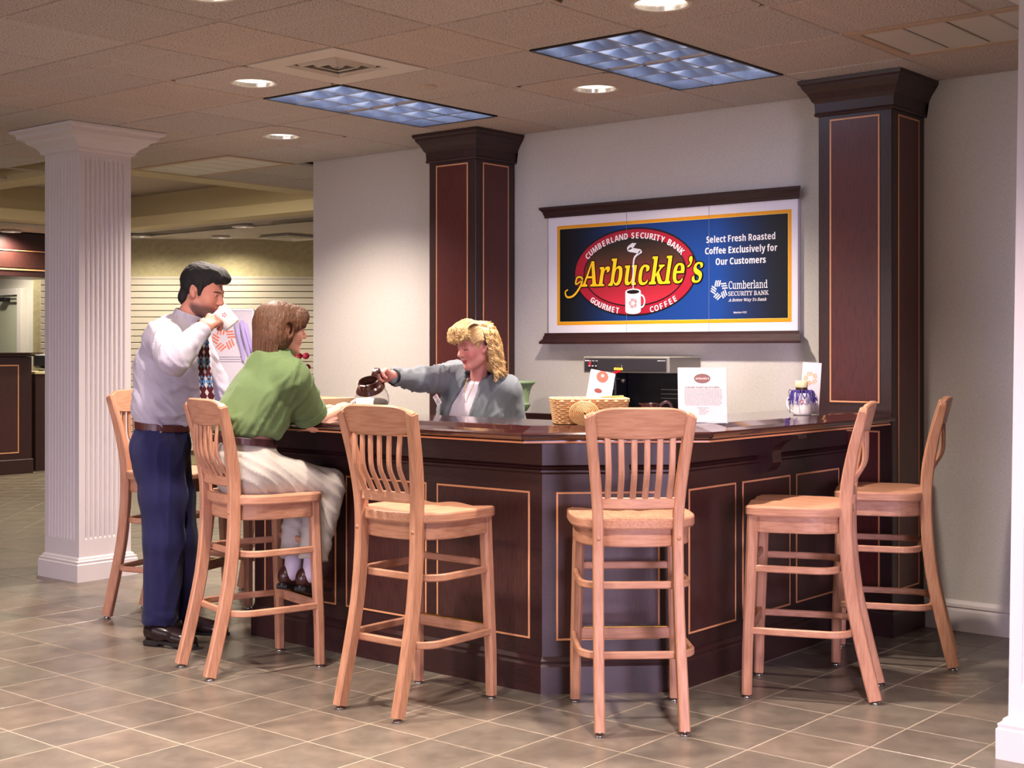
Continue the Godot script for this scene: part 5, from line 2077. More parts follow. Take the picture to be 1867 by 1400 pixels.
func cloth(called: String, c: Color, rough := 0.85, weave := 90.0) -> StandardMaterial3D:
	var t := ntex(noise(FastNoiseLite.TYPE_VALUE_CUBIC, 0.3, hash(called) % 1000, 2), [[0.0, c.darkened(0.05)], [0.5, c], [1.0, c.lightened(0.03)]], 128, 128)
	var m := tri_mat(called, t, Vector3.ONE * weave / 10.0, rough, true, 0.3)
	m.rim_enabled = true
	m.rim = 0.15
	m.rim_tint = 0.6
	return m


func shoe(parent: Node, heel: Vector3, toe: Vector3, up: Vector3, m: Material, k := 1.0) -> void:
	var z := (toe - heel).normalized()
	var y := (up - z * up.dot(z)).normalized()
	var x := y.cross(z)
	var l := heel.distance_to(toe)
	var g := func(px: float, py: float, pz: float) -> Vector3: return heel + x * px * k + y * py * k + z * pz * l
	var bones := [
		[g.call(0, 0.045, 0.08), g.call(0, 0.04, 0.3), 0.034 * k, 0.036 * k, 0.02],
		[g.call(0, 0.075, 0.1), g.call(0, 0.07, 0.22), 0.03 * k, 0.034 * k, 0.03],
		[g.call(0, 0.06, 0.25), g.call(0.004, 0.034, 0.72), 0.038 * k, 0.032 * k, 0.03, x, 1.15],
		[g.call(0.004, 0.032, 0.6), g.call(0, 0.028, 0.9), 0.032 * k, 0.025 * k, 0.02, x, 1.3],
	]
	var bb := bounds(bones, 0.04)
	var f := Field.new(bb[0], bb[1], 0.006)
	for b in bones:
		if b.size() > 6:
			f.cone(b[0], b[1], b[2], b[3], b[4], b[5], b[6])
		else:
			f.cone(b[0], b[1], b[2], b[3], b[4])
	f.carve(func(p): return (p - heel).dot(y) - 0.012 * k)
	var o := put("shoe", join([f.shape()]), m, parent)
	# sole with its heel block
	var poly := PackedVector2Array()
	for i in 28:
		var a := TAU * i / 28
		var v := Vector2(cos(a), sin(a))
		var w := (0.034 if v.y < 0 else 0.041) * k
		poly.append(Vector2(v.x * w * (1.0 - 0.12 * exp(-pow((v.y + 0.15) / 0.3, 2))), l * (0.5 + 0.52 * v.y * pow(absf(v.y), -0.25) if absf(v.y) > 0.01 else 0.5 * l / l)))
	var s := st()
	extrude(s, poly, 0.014 * k, Transform3D(Basis(x, z, -y), heel + y * 0.016 * k))
	cbox(s, Transform3D(Basis(x, y, z), g.call(0, 0.0, 0.14)), Vector3(0.062 * k, 0.026 * k, 0.3 * l), 0.006)
	part("sole", s, M.sole_black, o)


func build_people() -> void:
	folds.noise_type = FastNoiseLite.TYPE_SIMPLEX_SMOOTH
	folds.frequency = 1.0
	folds.fractal_octaves = 2
	folds.seed = 4
	mat("sole_black", rgb(26, 20, 20), 0.5)
	man()
	seated_woman()
	server()


func cam_axes() -> Array:
	var t := deg_to_rad(TURN)
	return [Vector3(cos(t), 0, -sin(t)), Vector3(-sin(t), 0, -cos(t))]


func man() -> void:
	var ax := cam_axes()
	var R: Vector3 = ax[0]
	var F: Vector3 = ax[1]
	var f := (R * 0.93 - F * 0.36).normalized()
	var side := f.cross(Vector3.UP)      # his right, towards the camera
	var pel := pix(294, 812, 6.45)
	var wst := pix(293, 768, 6.45)
	var chest := pix(316, 665, 6.46)
	var upper := pix(322, 618, 6.46)
	var neck := pix(342, 580, 6.46)
	var sh_r := pix(296, 617, 6.28)
	var sh_l := pix(347, 610, 6.64)
	var el_r := pix(317, 652, 6.03)
	var wr_r := pix(371, 600, 6.2)
	var el_l := pix(388, 690, 6.66)
	var wr_l := pix(411, 738, 6.6)
	var hip_r := pix(290, 828, 6.36)
	var hip_l := pix(302, 828, 6.54)
	var kn_r := pix(299, 985, 6.36)
	var kn_l := pix(323, 985, 6.55)
	var an_r := pix(292, 1136, 6.42)
	var an_l := pix(337, 1124, 6.6)
	var hc := pix(371, 531, 6.46)
	var hb := face_basis((R * 0.93 - F * 0.26 - Vector3.UP * 0.3).normalized(), 0.0)
	# skin: whole body, with head and right hand on finer grids
	var bones := [
		[wst, chest, 0.11, 0.125, 0.05, side, 1.3], [chest, upper, 0.125, 0.1, 0.05, side, 1.45], [pel, wst, 0.12, 0.11, 0.05, side, 1.2], [upper, neck, 0.08, 0.06, 0.04],
		[sh_r, el_r, 0.055, 0.045], [el_r, wr_r, 0.045, 0.03], [sh_l, el_l, 0.055, 0.045], [el_l, wr_l, 0.045, 0.03],
		[hip_r, kn_r, 0.085, 0.06], [kn_r, an_r, 0.06, 0.045], [hip_l, kn_l, 0.085, 0.06], [kn_l, an_l, 0.06, 0.045],
	]
	var skin := skin_mat("man_skin")
	var hand := hand_shape(wr_r, pix(401, 572, 6.27) - wr_r, -F * 0.9 - R * 0.1 + Vector3.UP * 0.4, 1.0, [[0.75, 0.9, 0.6], [0.8, 1.0, 0.6], [0.85, 1.0, 0.6], [0.9, 1.0, 0.6]], 0.98, [0.3, 0.9])
	var hand_l := hand_shape(wr_l, pix(428, 748, 6.58) - wr_l, Vector3.UP, -1.0, [[0.3, 0.4, 0.3], [0.3, 0.4, 0.3], [0.3, 0.4, 0.3], [0.35, 0.4, 0.3]])
	var tint := func(p: Vector3) -> Color:
		var q: Vector3 = hb.inverse() * (p - hc)
		var c := rgb(204, 140, 120)
		if absf(q.x) < 0.09 and q.length() < 0.2:
			var brow := 0.0175 + 0.12 * (absf(q.x) - 0.012) - 2.6 * pow(absf(q.x) - 0.012, 2)
			if absf(q.y - brow) < 0.0042 and q.z > 0.06 and absf(q.x) > 0.011 and absf(q.x) < 0.046:
				c = rgb(92, 62, 54)
			elif q.y < -0.045 and q.y > -0.125 and q.z > -0.03 and q.z > 0.03 - (q.y + 0.125) * 1.1 and not (absf(q.x) < 0.02 and q.y > -0.07 and q.z > 0.08):
				c = c.lerp(rgb(84, 62, 60), 0.75 * smoothstep(-0.045, -0.075, q.y) * smoothstep(-0.03, 0.0, q.z))
			elif q.y < -0.054 and q.y > -0.074 and q.z > 0.08:
				c = rgb(170, 96, 90)
		return lin(c)
	var body := put("person", join([field_of(bones, 0.014, 0.014).shape(), head_shape(hc, hb, neck, 1.0, true), hand, hand_l], tint), skin)
	tag(body, "standing man in lilac shirt and navy trousers drinking from a white mug", "person")
	eyes(body, hc, hb, 1.0, rgb(60, 44, 36))
	# hair, short and brushed forward
	var hg := func(x: float, y: float, z: float) -> Vector3: return hc + hb * Vector3(x, y, z)
	var hf := Field.new(hc - Vector3.ONE * 0.17, hc + Vector3.ONE * 0.17, 0.0042)
	hf.ball(hg.call(0, 0.042, -0.026), Vector3(0.083, 0.092, 0.1), hb)
	hf.ball(hg.call(0, 0.098, 0.045), Vector3(0.058, 0.036, 0.05), hb, 0.03)
	hf.ball(hg.call(0, 0.082, 0.085), Vector3(0.05, 0.026, 0.026), hb, 0.02)
	hf.ball(hg.call(0, -0.045, -0.072), Vector3(0.062, 0.05, 0.036), hb, 0.02)
	for s in [-1, 1]:
		hf.cone(hg.call(0.072 * s, 0.03, 0.018), hg.call(0.0715 * s, -0.012, 0.02), 0.012, 0.007, 0.012)
		hf.ball(hg.call(0.08 * s, -0.012, -0.012), Vector3(0.02, 0.03, 0.022), hb, 0.006, true)
	hf.ball(hg.call(0, -0.012, 0.09), Vector3(0.062, 0.075, 0.065), hb, 0.006, true)
	var hair := mat("man_hair", rgb(22, 18, 19), 0.8)
	put("hair", join([hf.shape(func(p): 
		var q: Vector3 = hb.inverse() * (p - hc)
		return 0.0035 * folds.get_noise_3d(q.x * 45, q.y * 14 + q.z * 8, q.z * 10) + 0.0016 * folds.get_noise_3d(q.x * 150, q.y * 40, q.z * 30))]), hair, body)
	# shirt
	var sb := [
		[pix(296, 776, 6.45), pix(300, 735, 6.45), 0.112, 0.126, 0.05, side, 1.2], [pix(300, 735, 6.45), chest, 0.126, 0.14, 0.06, side, 1.3], [chest, upper, 0.14, 0.108, 0.06, side, 1.5], [upper, neck, 0.09, 0.062, 0.05],
		[upper, sh_r, 0.09, 0.078, 0.05], [upper, sh_l, 0.09, 0.078, 0.05],
		[sh_r, el_r, 0.082, 0.074, 0.035], [el_r, wr_r.lerp(el_r, 0.12), 0.075, 0.043, 0.03],
		[sh_l, el_l, 0.078, 0.062, 0.035], [el_l, wr_l.lerp(el_l, 0.1), 0.062, 0.042, 0.03],
	]
	var sf := field_of(sb, 0.0095)
	var cut := pix(293, 777, 6.45)
	sf.carve(func(p): return (p - cut).dot(Vector3(0, 1, 0) - f * 0.05))
	sf.carve(func(p): return 0.012 - (p - neck).dot((Vector3.UP + f * 0.25).normalized()) if (p - neck).length() < 0.1 else 1.0)
	var shirt_m := cloth("shirt_lilac", rgb(176, 170, 184), 0.8)
	var fdir := Basis(f, Vector3.UP, side) * Basis(Vector3.BACK, 0.6)
	var shirt := put("shirt", join([sf.shape(func(p):
		var low := smoothstep(1.2, 1.02, p.y)
		return fold(p, fdir, Vector3(0.085, 0.5, 0.35), 0.008 + 0.006 * low))]), shirt_m, body)
	# collar wings and cuff
	var co := st()
	var na := ((hc - neck).normalized() * 0.6 + Vector3.UP * 0.55 + f * 0.1).normalized()
	var nx := side
	var nz := nx.cross(na).normalized()
	var nb := Basis(nz.cross(na).normalized() * -1.0, na, nz)
	mould_ring_at(co, [[0.064, -0.03], [0.074, -0.034], [0.07, 0.012], [0.066, 0.02], [0.0635, 0.018]], Transform3D(nb, neck + na * 0.008))
	for s in [-1, 1]:
		# collar wing folded down towards the tie
		var w0: Vector3 = neck + f * 0.064 + side * s * 0.006 + Vector3.DOWN * 0.006
		var w1: Vector3 = neck + f * 0.03 + side * s * 0.064 + Vector3.UP * 0.022
		var w2: Vector3 = neck + f * 0.02 + side * s * 0.078 + Vector3.DOWN * 0.02
		var w3: Vector3 = neck + f * 0.074 + side * s * 0.034 + Vector3.DOWN * 0.062
		loft(co, [PackedVector3Array([w0, w1, w2, w3]), PackedVector3Array([w0 + f * 0.004, w1 + side * s * 0.004, w2 + side * s * 0.004, w3 + f * 0.004])], false)
	part("collar", co, shirt_m, shirt)
	var cu := st()
	var cd := (wr_r - el_r).normalized()
	var cp := PackedVector3Array()
	lathe(cu, [[0.041, -0.035], [0.044, -0.03], [0.043, 0.03], [0.041, 0.034], [0.036, 0.034], [0.036, -0.035]], 28, wr_r - cd * 0.035, Basis(cd.cross(side).normalized(), cd, cd.cross(side).normalized().cross(cd)))
	part("cuff", cu, shirt_m, shirt)
	var bu := st()
	lathe(bu, [[0.006, 0.0], [0.006, 0.003], [0.001, 0.004]], 12, pix(369, 613, 6.14), Basis(Vector3.RIGHT, PI / 2).rotated(Vector3.UP, deg_to_rad(TURN)))
	part("cuff_button", bu, mat("button_grey", rgb(90, 88, 96), 0.3), shirt)
	# tie with a lozenge pattern, following the chest
	var tie := thing_part("tie", body)
	var tp := []
	for q in [[366, 592, 6.36], [371, 625, 6.31], [372, 660, 6.28], [375, 695, 6.28], [379, 735, 6.3], [381, 775, 6.32]]:
		tp.append(pix(q[0], q[1], q[2]))
	var tpath := curve(tp, 6)
	var tw := (side * 0.55 + f * 0.8).normalized()
	tw = (R * 0.92 - F * -0.25).normalized()
	var base_t := st()
	var tsc := []
	for i in tpath.size():
		tsc.append(Vector2(lerpf(0.55, 1.0, float(i) / tpath.size()), 1))
	sweep(base_t, tpath, octo(0.072, 0.006, 0.001), tw, false, tsc)
	part("tie_blade", base_t, cloth("tie_cream", rgb(214, 210, 206), 0.6), tie)
	var knot := st()
	cbox(knot, Transform3D(Basis(tw, Vector3.UP, tw.cross(Vector3.UP)), tpath[0] + Vector3.UP * 0.004), Vector3(0.04, 0.034, 0.024), 0.009)
	part("tie_knot", knot, cloth("tie_maroon", rgb(84, 30, 34), 0.6), tie)
	var blue := cloth("tie_blue", rgb(92, 140, 180), 0.6)
	for i in range(2, tpath.size() - 1, 2):
		var u := (tpath[mini(i + 1, tpath.size() - 1)] - tpath[i - 1]).normalized()
		var nn := tw.cross(u).normalized()
		for s in [-1, 1]:
			var z := st()
			var wdt := 0.03 * lerpf(0.6, 1.0, float(i) / tpath.size())
			var cc: Vector3 = tpath[i] + tw * (s * 0.0185 if (i / 2) % 2 == 0 else s * 0.019) * lerpf(0.6, 1.0, float(i) / tpath.size())
			var dia := PackedVector2Array([Vector2(0, 0.032), Vector2(wdt * 0.62, 0), Vector2(0, -0.032), Vector2(-wdt * 0.62, 0)])
			extrude(z, dia, 0.0085, Transform3D(Basis(tw, u, nn), cc - nn * 0.00425))
			part("lozenge", z, blue if (i / 2) % 3 == 0 else M.tie_maroon, tie)
	# trousers and belt
	var tb := [
		[pix(296, 776, 6.45), pel, 0.108, 0.122, 0.05, side, 1.2], [pix(288, 818, 6.44), pix(290, 850, 6.42), 0.112, 0.104, 0.06, side, 1.22],
		[hip_r, pix(297, 905, 6.36), 0.112, 0.106], [pix(297, 905, 6.36), kn_r, 0.106, 0.092], [kn_r, pix(293, 1128, 6.41), 0.094, 0.084],
		[hip_l, pix(312, 905, 6.54), 0.115, 0.104], [pix(312, 905, 6.54), kn_l, 0.104, 0.092], [kn_l, pix(333, 1120, 6.6), 0.092, 0.08],
	]
	var tf := field_of(tb, 0.0115, 0.0, 0.03)
	var floor_cut := pix(292, 1138, 6.4).y
	tf.carve(func(p): return p.y - floor_cut if p.y < 0.3 else (cut - p).dot(Vector3(0, 1, 0) - f * 0.05) + 0.012)
	var navy := cloth("trousers_navy", rgb(31, 31, 68), 0.85)
	var tr := put("trousers", join([tf.shape(func(p):
		return fold(p, Basis(f, Vector3.UP, side), Vector3(0.13, 1.3, 0.16), 0.007) + 0.008 * smoothstep(0.25, 0.08, p.y) * folds.get_noise_3d(p.x * 9, p.y * 26, p.z * 9))]), navy, body)
	var be := st()
	var belt := PackedVector3Array()
	for i in 40:
		var a := TAU * i / 40
		belt.append(cut + f * (cos(a) * 0.117 + 0.012) + side * (sin(a) * 0.14) + Vector3.UP * (0.004 + cos(a) * -0.012))
	sweep(be, belt, octo(0.034, 0.008, 0.002), Vector3.UP, false, [], true)
	part("belt", be, mat("belt_brown", rgb(74, 34, 30), 0.4), body)
	var bb := st()
	lathe(bb, [[0.006, 0.0], [0.006, 0.003], [0.001, 0.004]], 12, pix(293.5, 787.5, 6.27), Basis(Vector3.RIGHT, PI / 2).rotated(Vector3.UP, deg_to_rad(TURN)))
	part("pocket_button", bb, M.button_grey, tr)
	var leather := mat("shoe_black", rgb(34, 22, 24), 0.22)
	var h0 := pix(268, 1172, 6.42)
	h0.y = 0.014
	shoe(body, h0, h0 + f * 0.285 + side * 0.02, Vector3.UP, leather)
	var h1 := pix(318, 1152, 6.62)
	h1.y = 0.014
	shoe(body, h1, h1 + (f * 0.95 + side * -0.1).normalized() * 0.285, Vector3.UP, leather)
	# his mug, tipped to the mouth
	var mup := (R * -0.62 + Vector3.UP * 0.72 - F * 0.1).normalized()
	var mx := (-F - mup * (-F).dot(mup)).normalized()
	var mz := mx.cross(mup)
	mug("raised_mug", "white mug with small red emblem tilted at the standing man's mouth", Transform3D(Basis(mx, mup, mz), pix(424, 594, 6.3)), 0.042, 0.098, M.flower_red, 2.1, -0.25)


func thing_part(called: String, parent: Node) -> Node3D:
	var o := Node3D.new()
	o.name = called
	parent.add_child(o, true)
	return o


func seated_woman() -> void:
	var ax := cam_axes()
	var R: Vector3 = ax[0]
	var F: Vector3 = ax[1]
	var f := (R * 0.815 + F * 0.58).normalized()
	var side := f.cross(Vector3.UP)
	var pel := pix(454, 860, 5.98)
	var wst := pix(448, 800, 5.96)
	var chest := pix(480, 722, 5.99)
	var upper := pix(492, 672, 6.02)
	var neck := pix(508, 640, 6.03)
	var sh_r := pix(532, 690, 5.89)
	var sh_l := pix(484, 678, 6.17)
	var el_r := pix(573, 770, 6.05)
	var wr_r := pix(626, 744, 6.24)
	var el_l := pix(548, 770, 6.38)
	var wr_l := pix(594, 748, 6.46)
	var hip_r := pix(472, 864, 5.9)
	var hip_l := pix(432, 860, 6.05)
	var kn_r := pix(594, 888, 6.11)
	var kn_l := pix(552, 880, 6.26)
	var an_r := pix(566, 1040, 6.02)
	var an_l := pix(533, 1036, 6.14)
	var hc := pix(517, 600, 6.05)
	var hb := face_basis((R * 0.87 + F * 0.47 - Vector3.UP * 0.06).normalized(), 0.0)
	var bones := [
		[pel, wst, 0.11, 0.1, 0.05, side, 1.25], [wst, chest, 0.1, 0.11, 0.05, side, 1.25], [chest, upper, 0.11, 0.085, 0.05, side, 1.4], [upper, neck, 0.06, 0.048, 0.03],
		[sh_r, el_r, 0.045, 0.04], [el_r, wr_r, 0.041, 0.027], [sh_l, el_l, 0.045, 0.04], [el_l, wr_l, 0.04, 0.027],
		[hip_r, kn_r, 0.075, 0.055], [kn_r, an_r, 0.05, 0.036], [hip_l, kn_l, 0.075, 0.055], [kn_l, an_l, 0.05, 0.036],
	]
	var skin := skin_mat("woman_skin")
	var hand := hand_shape(wr_r, pix(655, 738, 6.4) - wr_r, Vector3.UP * 0.7 - F * 0.7, -1.0, [[0.45, 0.6, 0.4], [0.5, 0.6, 0.4], [0.5, 0.6, 0.4], [0.55, 0.6, 0.4]], 0.92, [0.4, 0.5])
	var hand_l := hand_shape(wr_l, pix(630, 742, 6.5) - wr_l, Vector3.UP, 1.0, [[0.3, 0.4, 0.3], [0.3, 0.4, 0.3], [0.3, 0.4, 0.3], [0.35, 0.4, 0.3]], 0.92)
	var tint := func(p: Vector3) -> Color:
		var q: Vector3 = hb.inverse() * (p - hc)
		var c := rgb(222, 164, 142)
		if absf(q.x) < 0.09 and q.length() < 0.2:
			if q.y > 0.016 and q.y < 0.024 and q.z > 0.06 and absf(q.x) > 0.012 and absf(q.x) < 0.046:
				c = rgb(110, 72, 52)
			elif q.y < -0.054 and q.y > -0.074 and q.z > 0.08 and absf(q.x) < 0.026:
				c = rgb(196, 104, 100)
		return lin(c)
	var body := put("person", join([field_of(bones, 0.013, 0.004).shape(), head_shape(hc, hb, neck, 0.93, false), hand, hand_l], tint), skin)
	tag(body, "seated woman in green short sleeved top and khaki trousers leaning on the bar", "person")
	eyes(body, hc, hb, 0.93, rgb(70, 56, 44))
	# brown bob with a fringe: solid cap plus loose strands
	var hg := func(x: float, y: float, z: float) -> Vector3: return hc + hb * Vector3(x, y, z)
	var hf := Field.new(hc - Vector3.ONE * 0.185, hc + Vector3.ONE * 0.175, 0.0046)
	hf.ball(hg.call(0, 0.032, -0.03), Vector3(0.094, 0.09, 0.108), hb)
	hf.ball(hg.call(0, -0.05, -0.055), Vector3(0.09, 0.068, 0.072), hb, 0.05)
	hf.ball(hg.call(0, 0.055, 0.055), Vector3(0.07, 0.05, 0.055), hb, 0.03)
	for s in [-1, 1]:
		hf.ball(hg.call(0.07 * s, -0.02, -0.03), Vector3(0.022, 0.07, 0.05), hb, 0.03)
		hf.ball(hg.call(0.062 * s, 0.03, 0.05), Vector3(0.02, 0.045, 0.03), hb, 0.02)
		hf.ball(hg.call(0.092 * s, -0.004, -0.004), Vector3(0.034, 0.03, 0.019), hb, 0.006, true)
	hf.ball(hg.call(0, -0.05, 0.075), Vector3(0.095, 0.078, 0.075), hb, 0.01, true)
	hf.ball(hg.call(0, -0.14, 0.0), Vector3(0.1, 0.05, 0.1), hb, 0.01, true)
	var hair_m := tri_mat("bob_hair", ntex(noise(FastNoiseLite.TYPE_SIMPLEX_SMOOTH, 0.05, 77, 4), [[0.0, rgb(58, 35, 22)], [0.5, rgb(88, 56, 34)], [1.0, rgb(120, 80, 48)]], 256, 256), Vector3(26, 3, 26), 0.6, true)
	var hair := put("hair", join([hf.shape(func(p):
		var q: Vector3 = hb.inverse() * (p - hc)
		var a := atan2(q.x, q.z)
		return 0.004 * folds.get_noise_3d(a * 22, q.y * 9, 3.0) + 0.0022 * folds.get_noise_3d(a * 60, q.y * 14, 9.0))]), hair_m, body)
	var strands := st()
	var r2 := RandomNumberGenerator.new()
	r2.seed = 12
	for i in 430:
		var a := r2.randf_range(0.75, TAU - 0.75)
		var o := Vector3(sin(a), 0, cos(a))
		var w := Vector3(0.096, 1, 0.108)
		var len := r2.randf_range(-0.118, -0.098)
		var p0 := Vector3(o.x * 0.03, 0.118, o.z * 0.035 - 0.03)
		var p1 := Vector3(o.x * 0.08, 0.085, o.z * 0.09 - 0.03)
		var p2 := Vector3(o.x * 0.097, 0.01, o.z * 0.105 - 0.03)
		var p3 := Vector3(o.x * 0.091, len, o.z * 0.085 - 0.045 - 0.0)
		if o.z > 0.25 or (absf(o.x) > 0.8 and o.z > -0.12):
			continue
		tube(strands, curve([hg.call(p0.x, p0.y, p0.z), hg.call(p1.x, p1.y, p1.z), hg.call(p2.x, p2.y, p2.z), hg.call(p3.x, p3.y, p3.z)], 4), 0.0026, 0.0012, 5)
	var so := part("loose_strands", strands, hair_m, hair)
	so.set_meta("kind", "stuff")
	# green top with short sleeves
	var sb := [
		[wst + Vector3.DOWN * 0.02, pix(455, 770, 5.97), 0.128, 0.14, 0.05, side, 1.15], [pix(455, 770, 5.97), chest, 0.138, 0.126, 0.06, side, 1.25], [chest, upper, 0.126, 0.088, 0.06, side, 1.45], [upper, neck, 0.075, 0.054, 0.04],
		[upper, sh_r, 0.085, 0.075, 0.05], [upper, sh_l, 0.085, 0.075, 0.05],
		[sh_r, sh_r.lerp(el_r, 0.86), 0.082, 0.073, 0.03], [sh_l, sh_l.lerp(el_l, 0.7), 0.078, 0.068, 0.03],
	]
	var sf := field_of(sb, 0.0095)
	var hem := wst + Vector3.UP * 0.014
	var ad := (el_r - sh_r).normalized()
	var ce := sh_r.lerp(el_r, 0.84)
	sf.carve(func(p): return minf((p - hem).dot((Vector3.UP - f * -0.12).normalized()), 0.004 - (p - neck).dot((Vector3.UP + f * 0.3).normalized()) if (p - neck).length() < 0.1 else 1.0))
	sf.carve(func(p): return -(p - ce).dot(ad) if (p - ce).length() < 0.13 else 1.0)
	var green := cloth("top_green", rgb(94, 114, 74), 0.92)
	var sd := Basis(f, Vector3.UP, side) * Basis(Vector3.BACK, -0.5)
	var top := put("green_top", join([sf.shape(func(p):
		var low := smoothstep(1.12, 0.98, p.y)
		return fold(p, sd, Vector3(0.11, 0.6, 0.4), 0.008 + 0.006 * low))]), green, body)
	var nb := st()
	var ring := PackedVector3Array()
	var nx := f
	for i in 28:
		var a := TAU * i / 28
		ring.append(neck + f * cos(a) * 0.062 + side * sin(a) * 0.062 + Vector3.UP * (0.006 - cos(a) * 0.016))
	sweep(nb, ring, octo(0.018, 0.008, 0.002), Vector3.UP, true, [], true)
	part("neck_band", nb, green, top)
	var cuff := st()
	var cb := Basis(ad.cross(side).normalized(), ad, ad.cross(side).normalized().cross(ad))
	mould_ring_at(cuff, [[0.073, -0.035], [0.0775, -0.034], [0.0765, 0.004], [0.07, 0.004]], Transform3D(cb, ce))
	part("sleeve_hem", cuff, green, top)
	# khaki trousers
	var tb := [
		[pix(449, 806, 5.96), pel, 0.118, 0.122, 0.05, side, 1.25], [pix(443, 848, 5.95), pix(446, 868, 5.95), 0.114, 0.11, 0.05, side, 1.3],
		[hip_r, kn_r, 0.108, 0.082], [kn_r, an_r.lerp(kn_r, 0.16), 0.084, 0.066], [hip_l, kn_l, 0.104, 0.08], [kn_l, an_l.lerp(kn_l, 0.14), 0.08, 0.064],
	]
	var tf := field_of(tb, 0.0105, 0.0, 0.03)
	var kb := pix(446, 804, 5.96)
	var seat_y := 0.745
	tf.carve(func(p): return (kb - p).dot((Vector3.UP + f * 0.12).normalized()))
	for e in [[kn_r, an_r], [kn_l, an_l]]:
		var dd: Vector3 = (e[1] - e[0]).normalized()
		var cc: Vector3 = e[0].lerp(e[1], 0.88)
		tf.carve(func(p): return -(p - cc).dot(dd) if (p - cc).length() < 0.12 else 1.0)
	var khaki := cloth("trousers_khaki", rgb(178, 171, 162), 0.88)
	put("trousers", join([tf.shape(func(p):
		return fold(p, Basis(f, Vector3.UP, side) * Basis(Vector3.BACK, 0.9), Vector3(0.11, 0.55, 0.3), 0.006))]), khaki, body)
	var be := st()
	var belt := PackedVector3Array()
	for i in 36:
		var a := TAU * i / 36
		belt.append(kb + f * (cos(a) * 0.13) + side * (sin(a) * 0.16) + Vector3.UP * (0.0 - cos(a) * 0.016))
	sweep(be, belt, octo(0.03, 0.008, 0.002), Vector3.UP, false, [], true)
	part("belt", be, mat("belt_plum", rgb(58, 28, 30), 0.4), body)
	var lilac := cloth("sock_lilac", rgb(190, 178, 196), 0.95)
	var brown := mat("loafer_brown", rgb(62, 32, 26), 0.3)
	for e in [[kn_r, an_r], [kn_l, an_l]]:
		var a: Vector3 = e[1]
		var so2 := Field.new(a - Vector3.ONE * 0.12, a + Vector3.ONE * 0.16, 0.007)
		so2.cone(a.lerp(e[0], 0.25), a + Vector3.DOWN * 0.02, 0.043, 0.036, 0.02)
		put("sock", join([so2.shape()]), lilac, body)
		var fd := (R * 0.42 + F * 0.88 - Vector3.UP * 0.22).normalized()
		shoe(body, a - f * 0.055 + Vector3.DOWN * 0.075, a - f * 0.055 + Vector3.DOWN * 0.075 + fd * 0.245, Vector3.UP, brown, 0.92)


func mould_ring_at(s: SurfaceTool, prof: Array, xf: Transform3D, n := 28) -> void:
	var rings := []
	for i in n + 1:
		var a := TAU * (i % n) / n
		var q := PackedVector3Array()
		for p in prof:
			q.append(xf * Vector3(cos(a) * p[0], p[1], sin(a) * p[0]))
		rings.append(q)
	loft(s, rings, false, false)


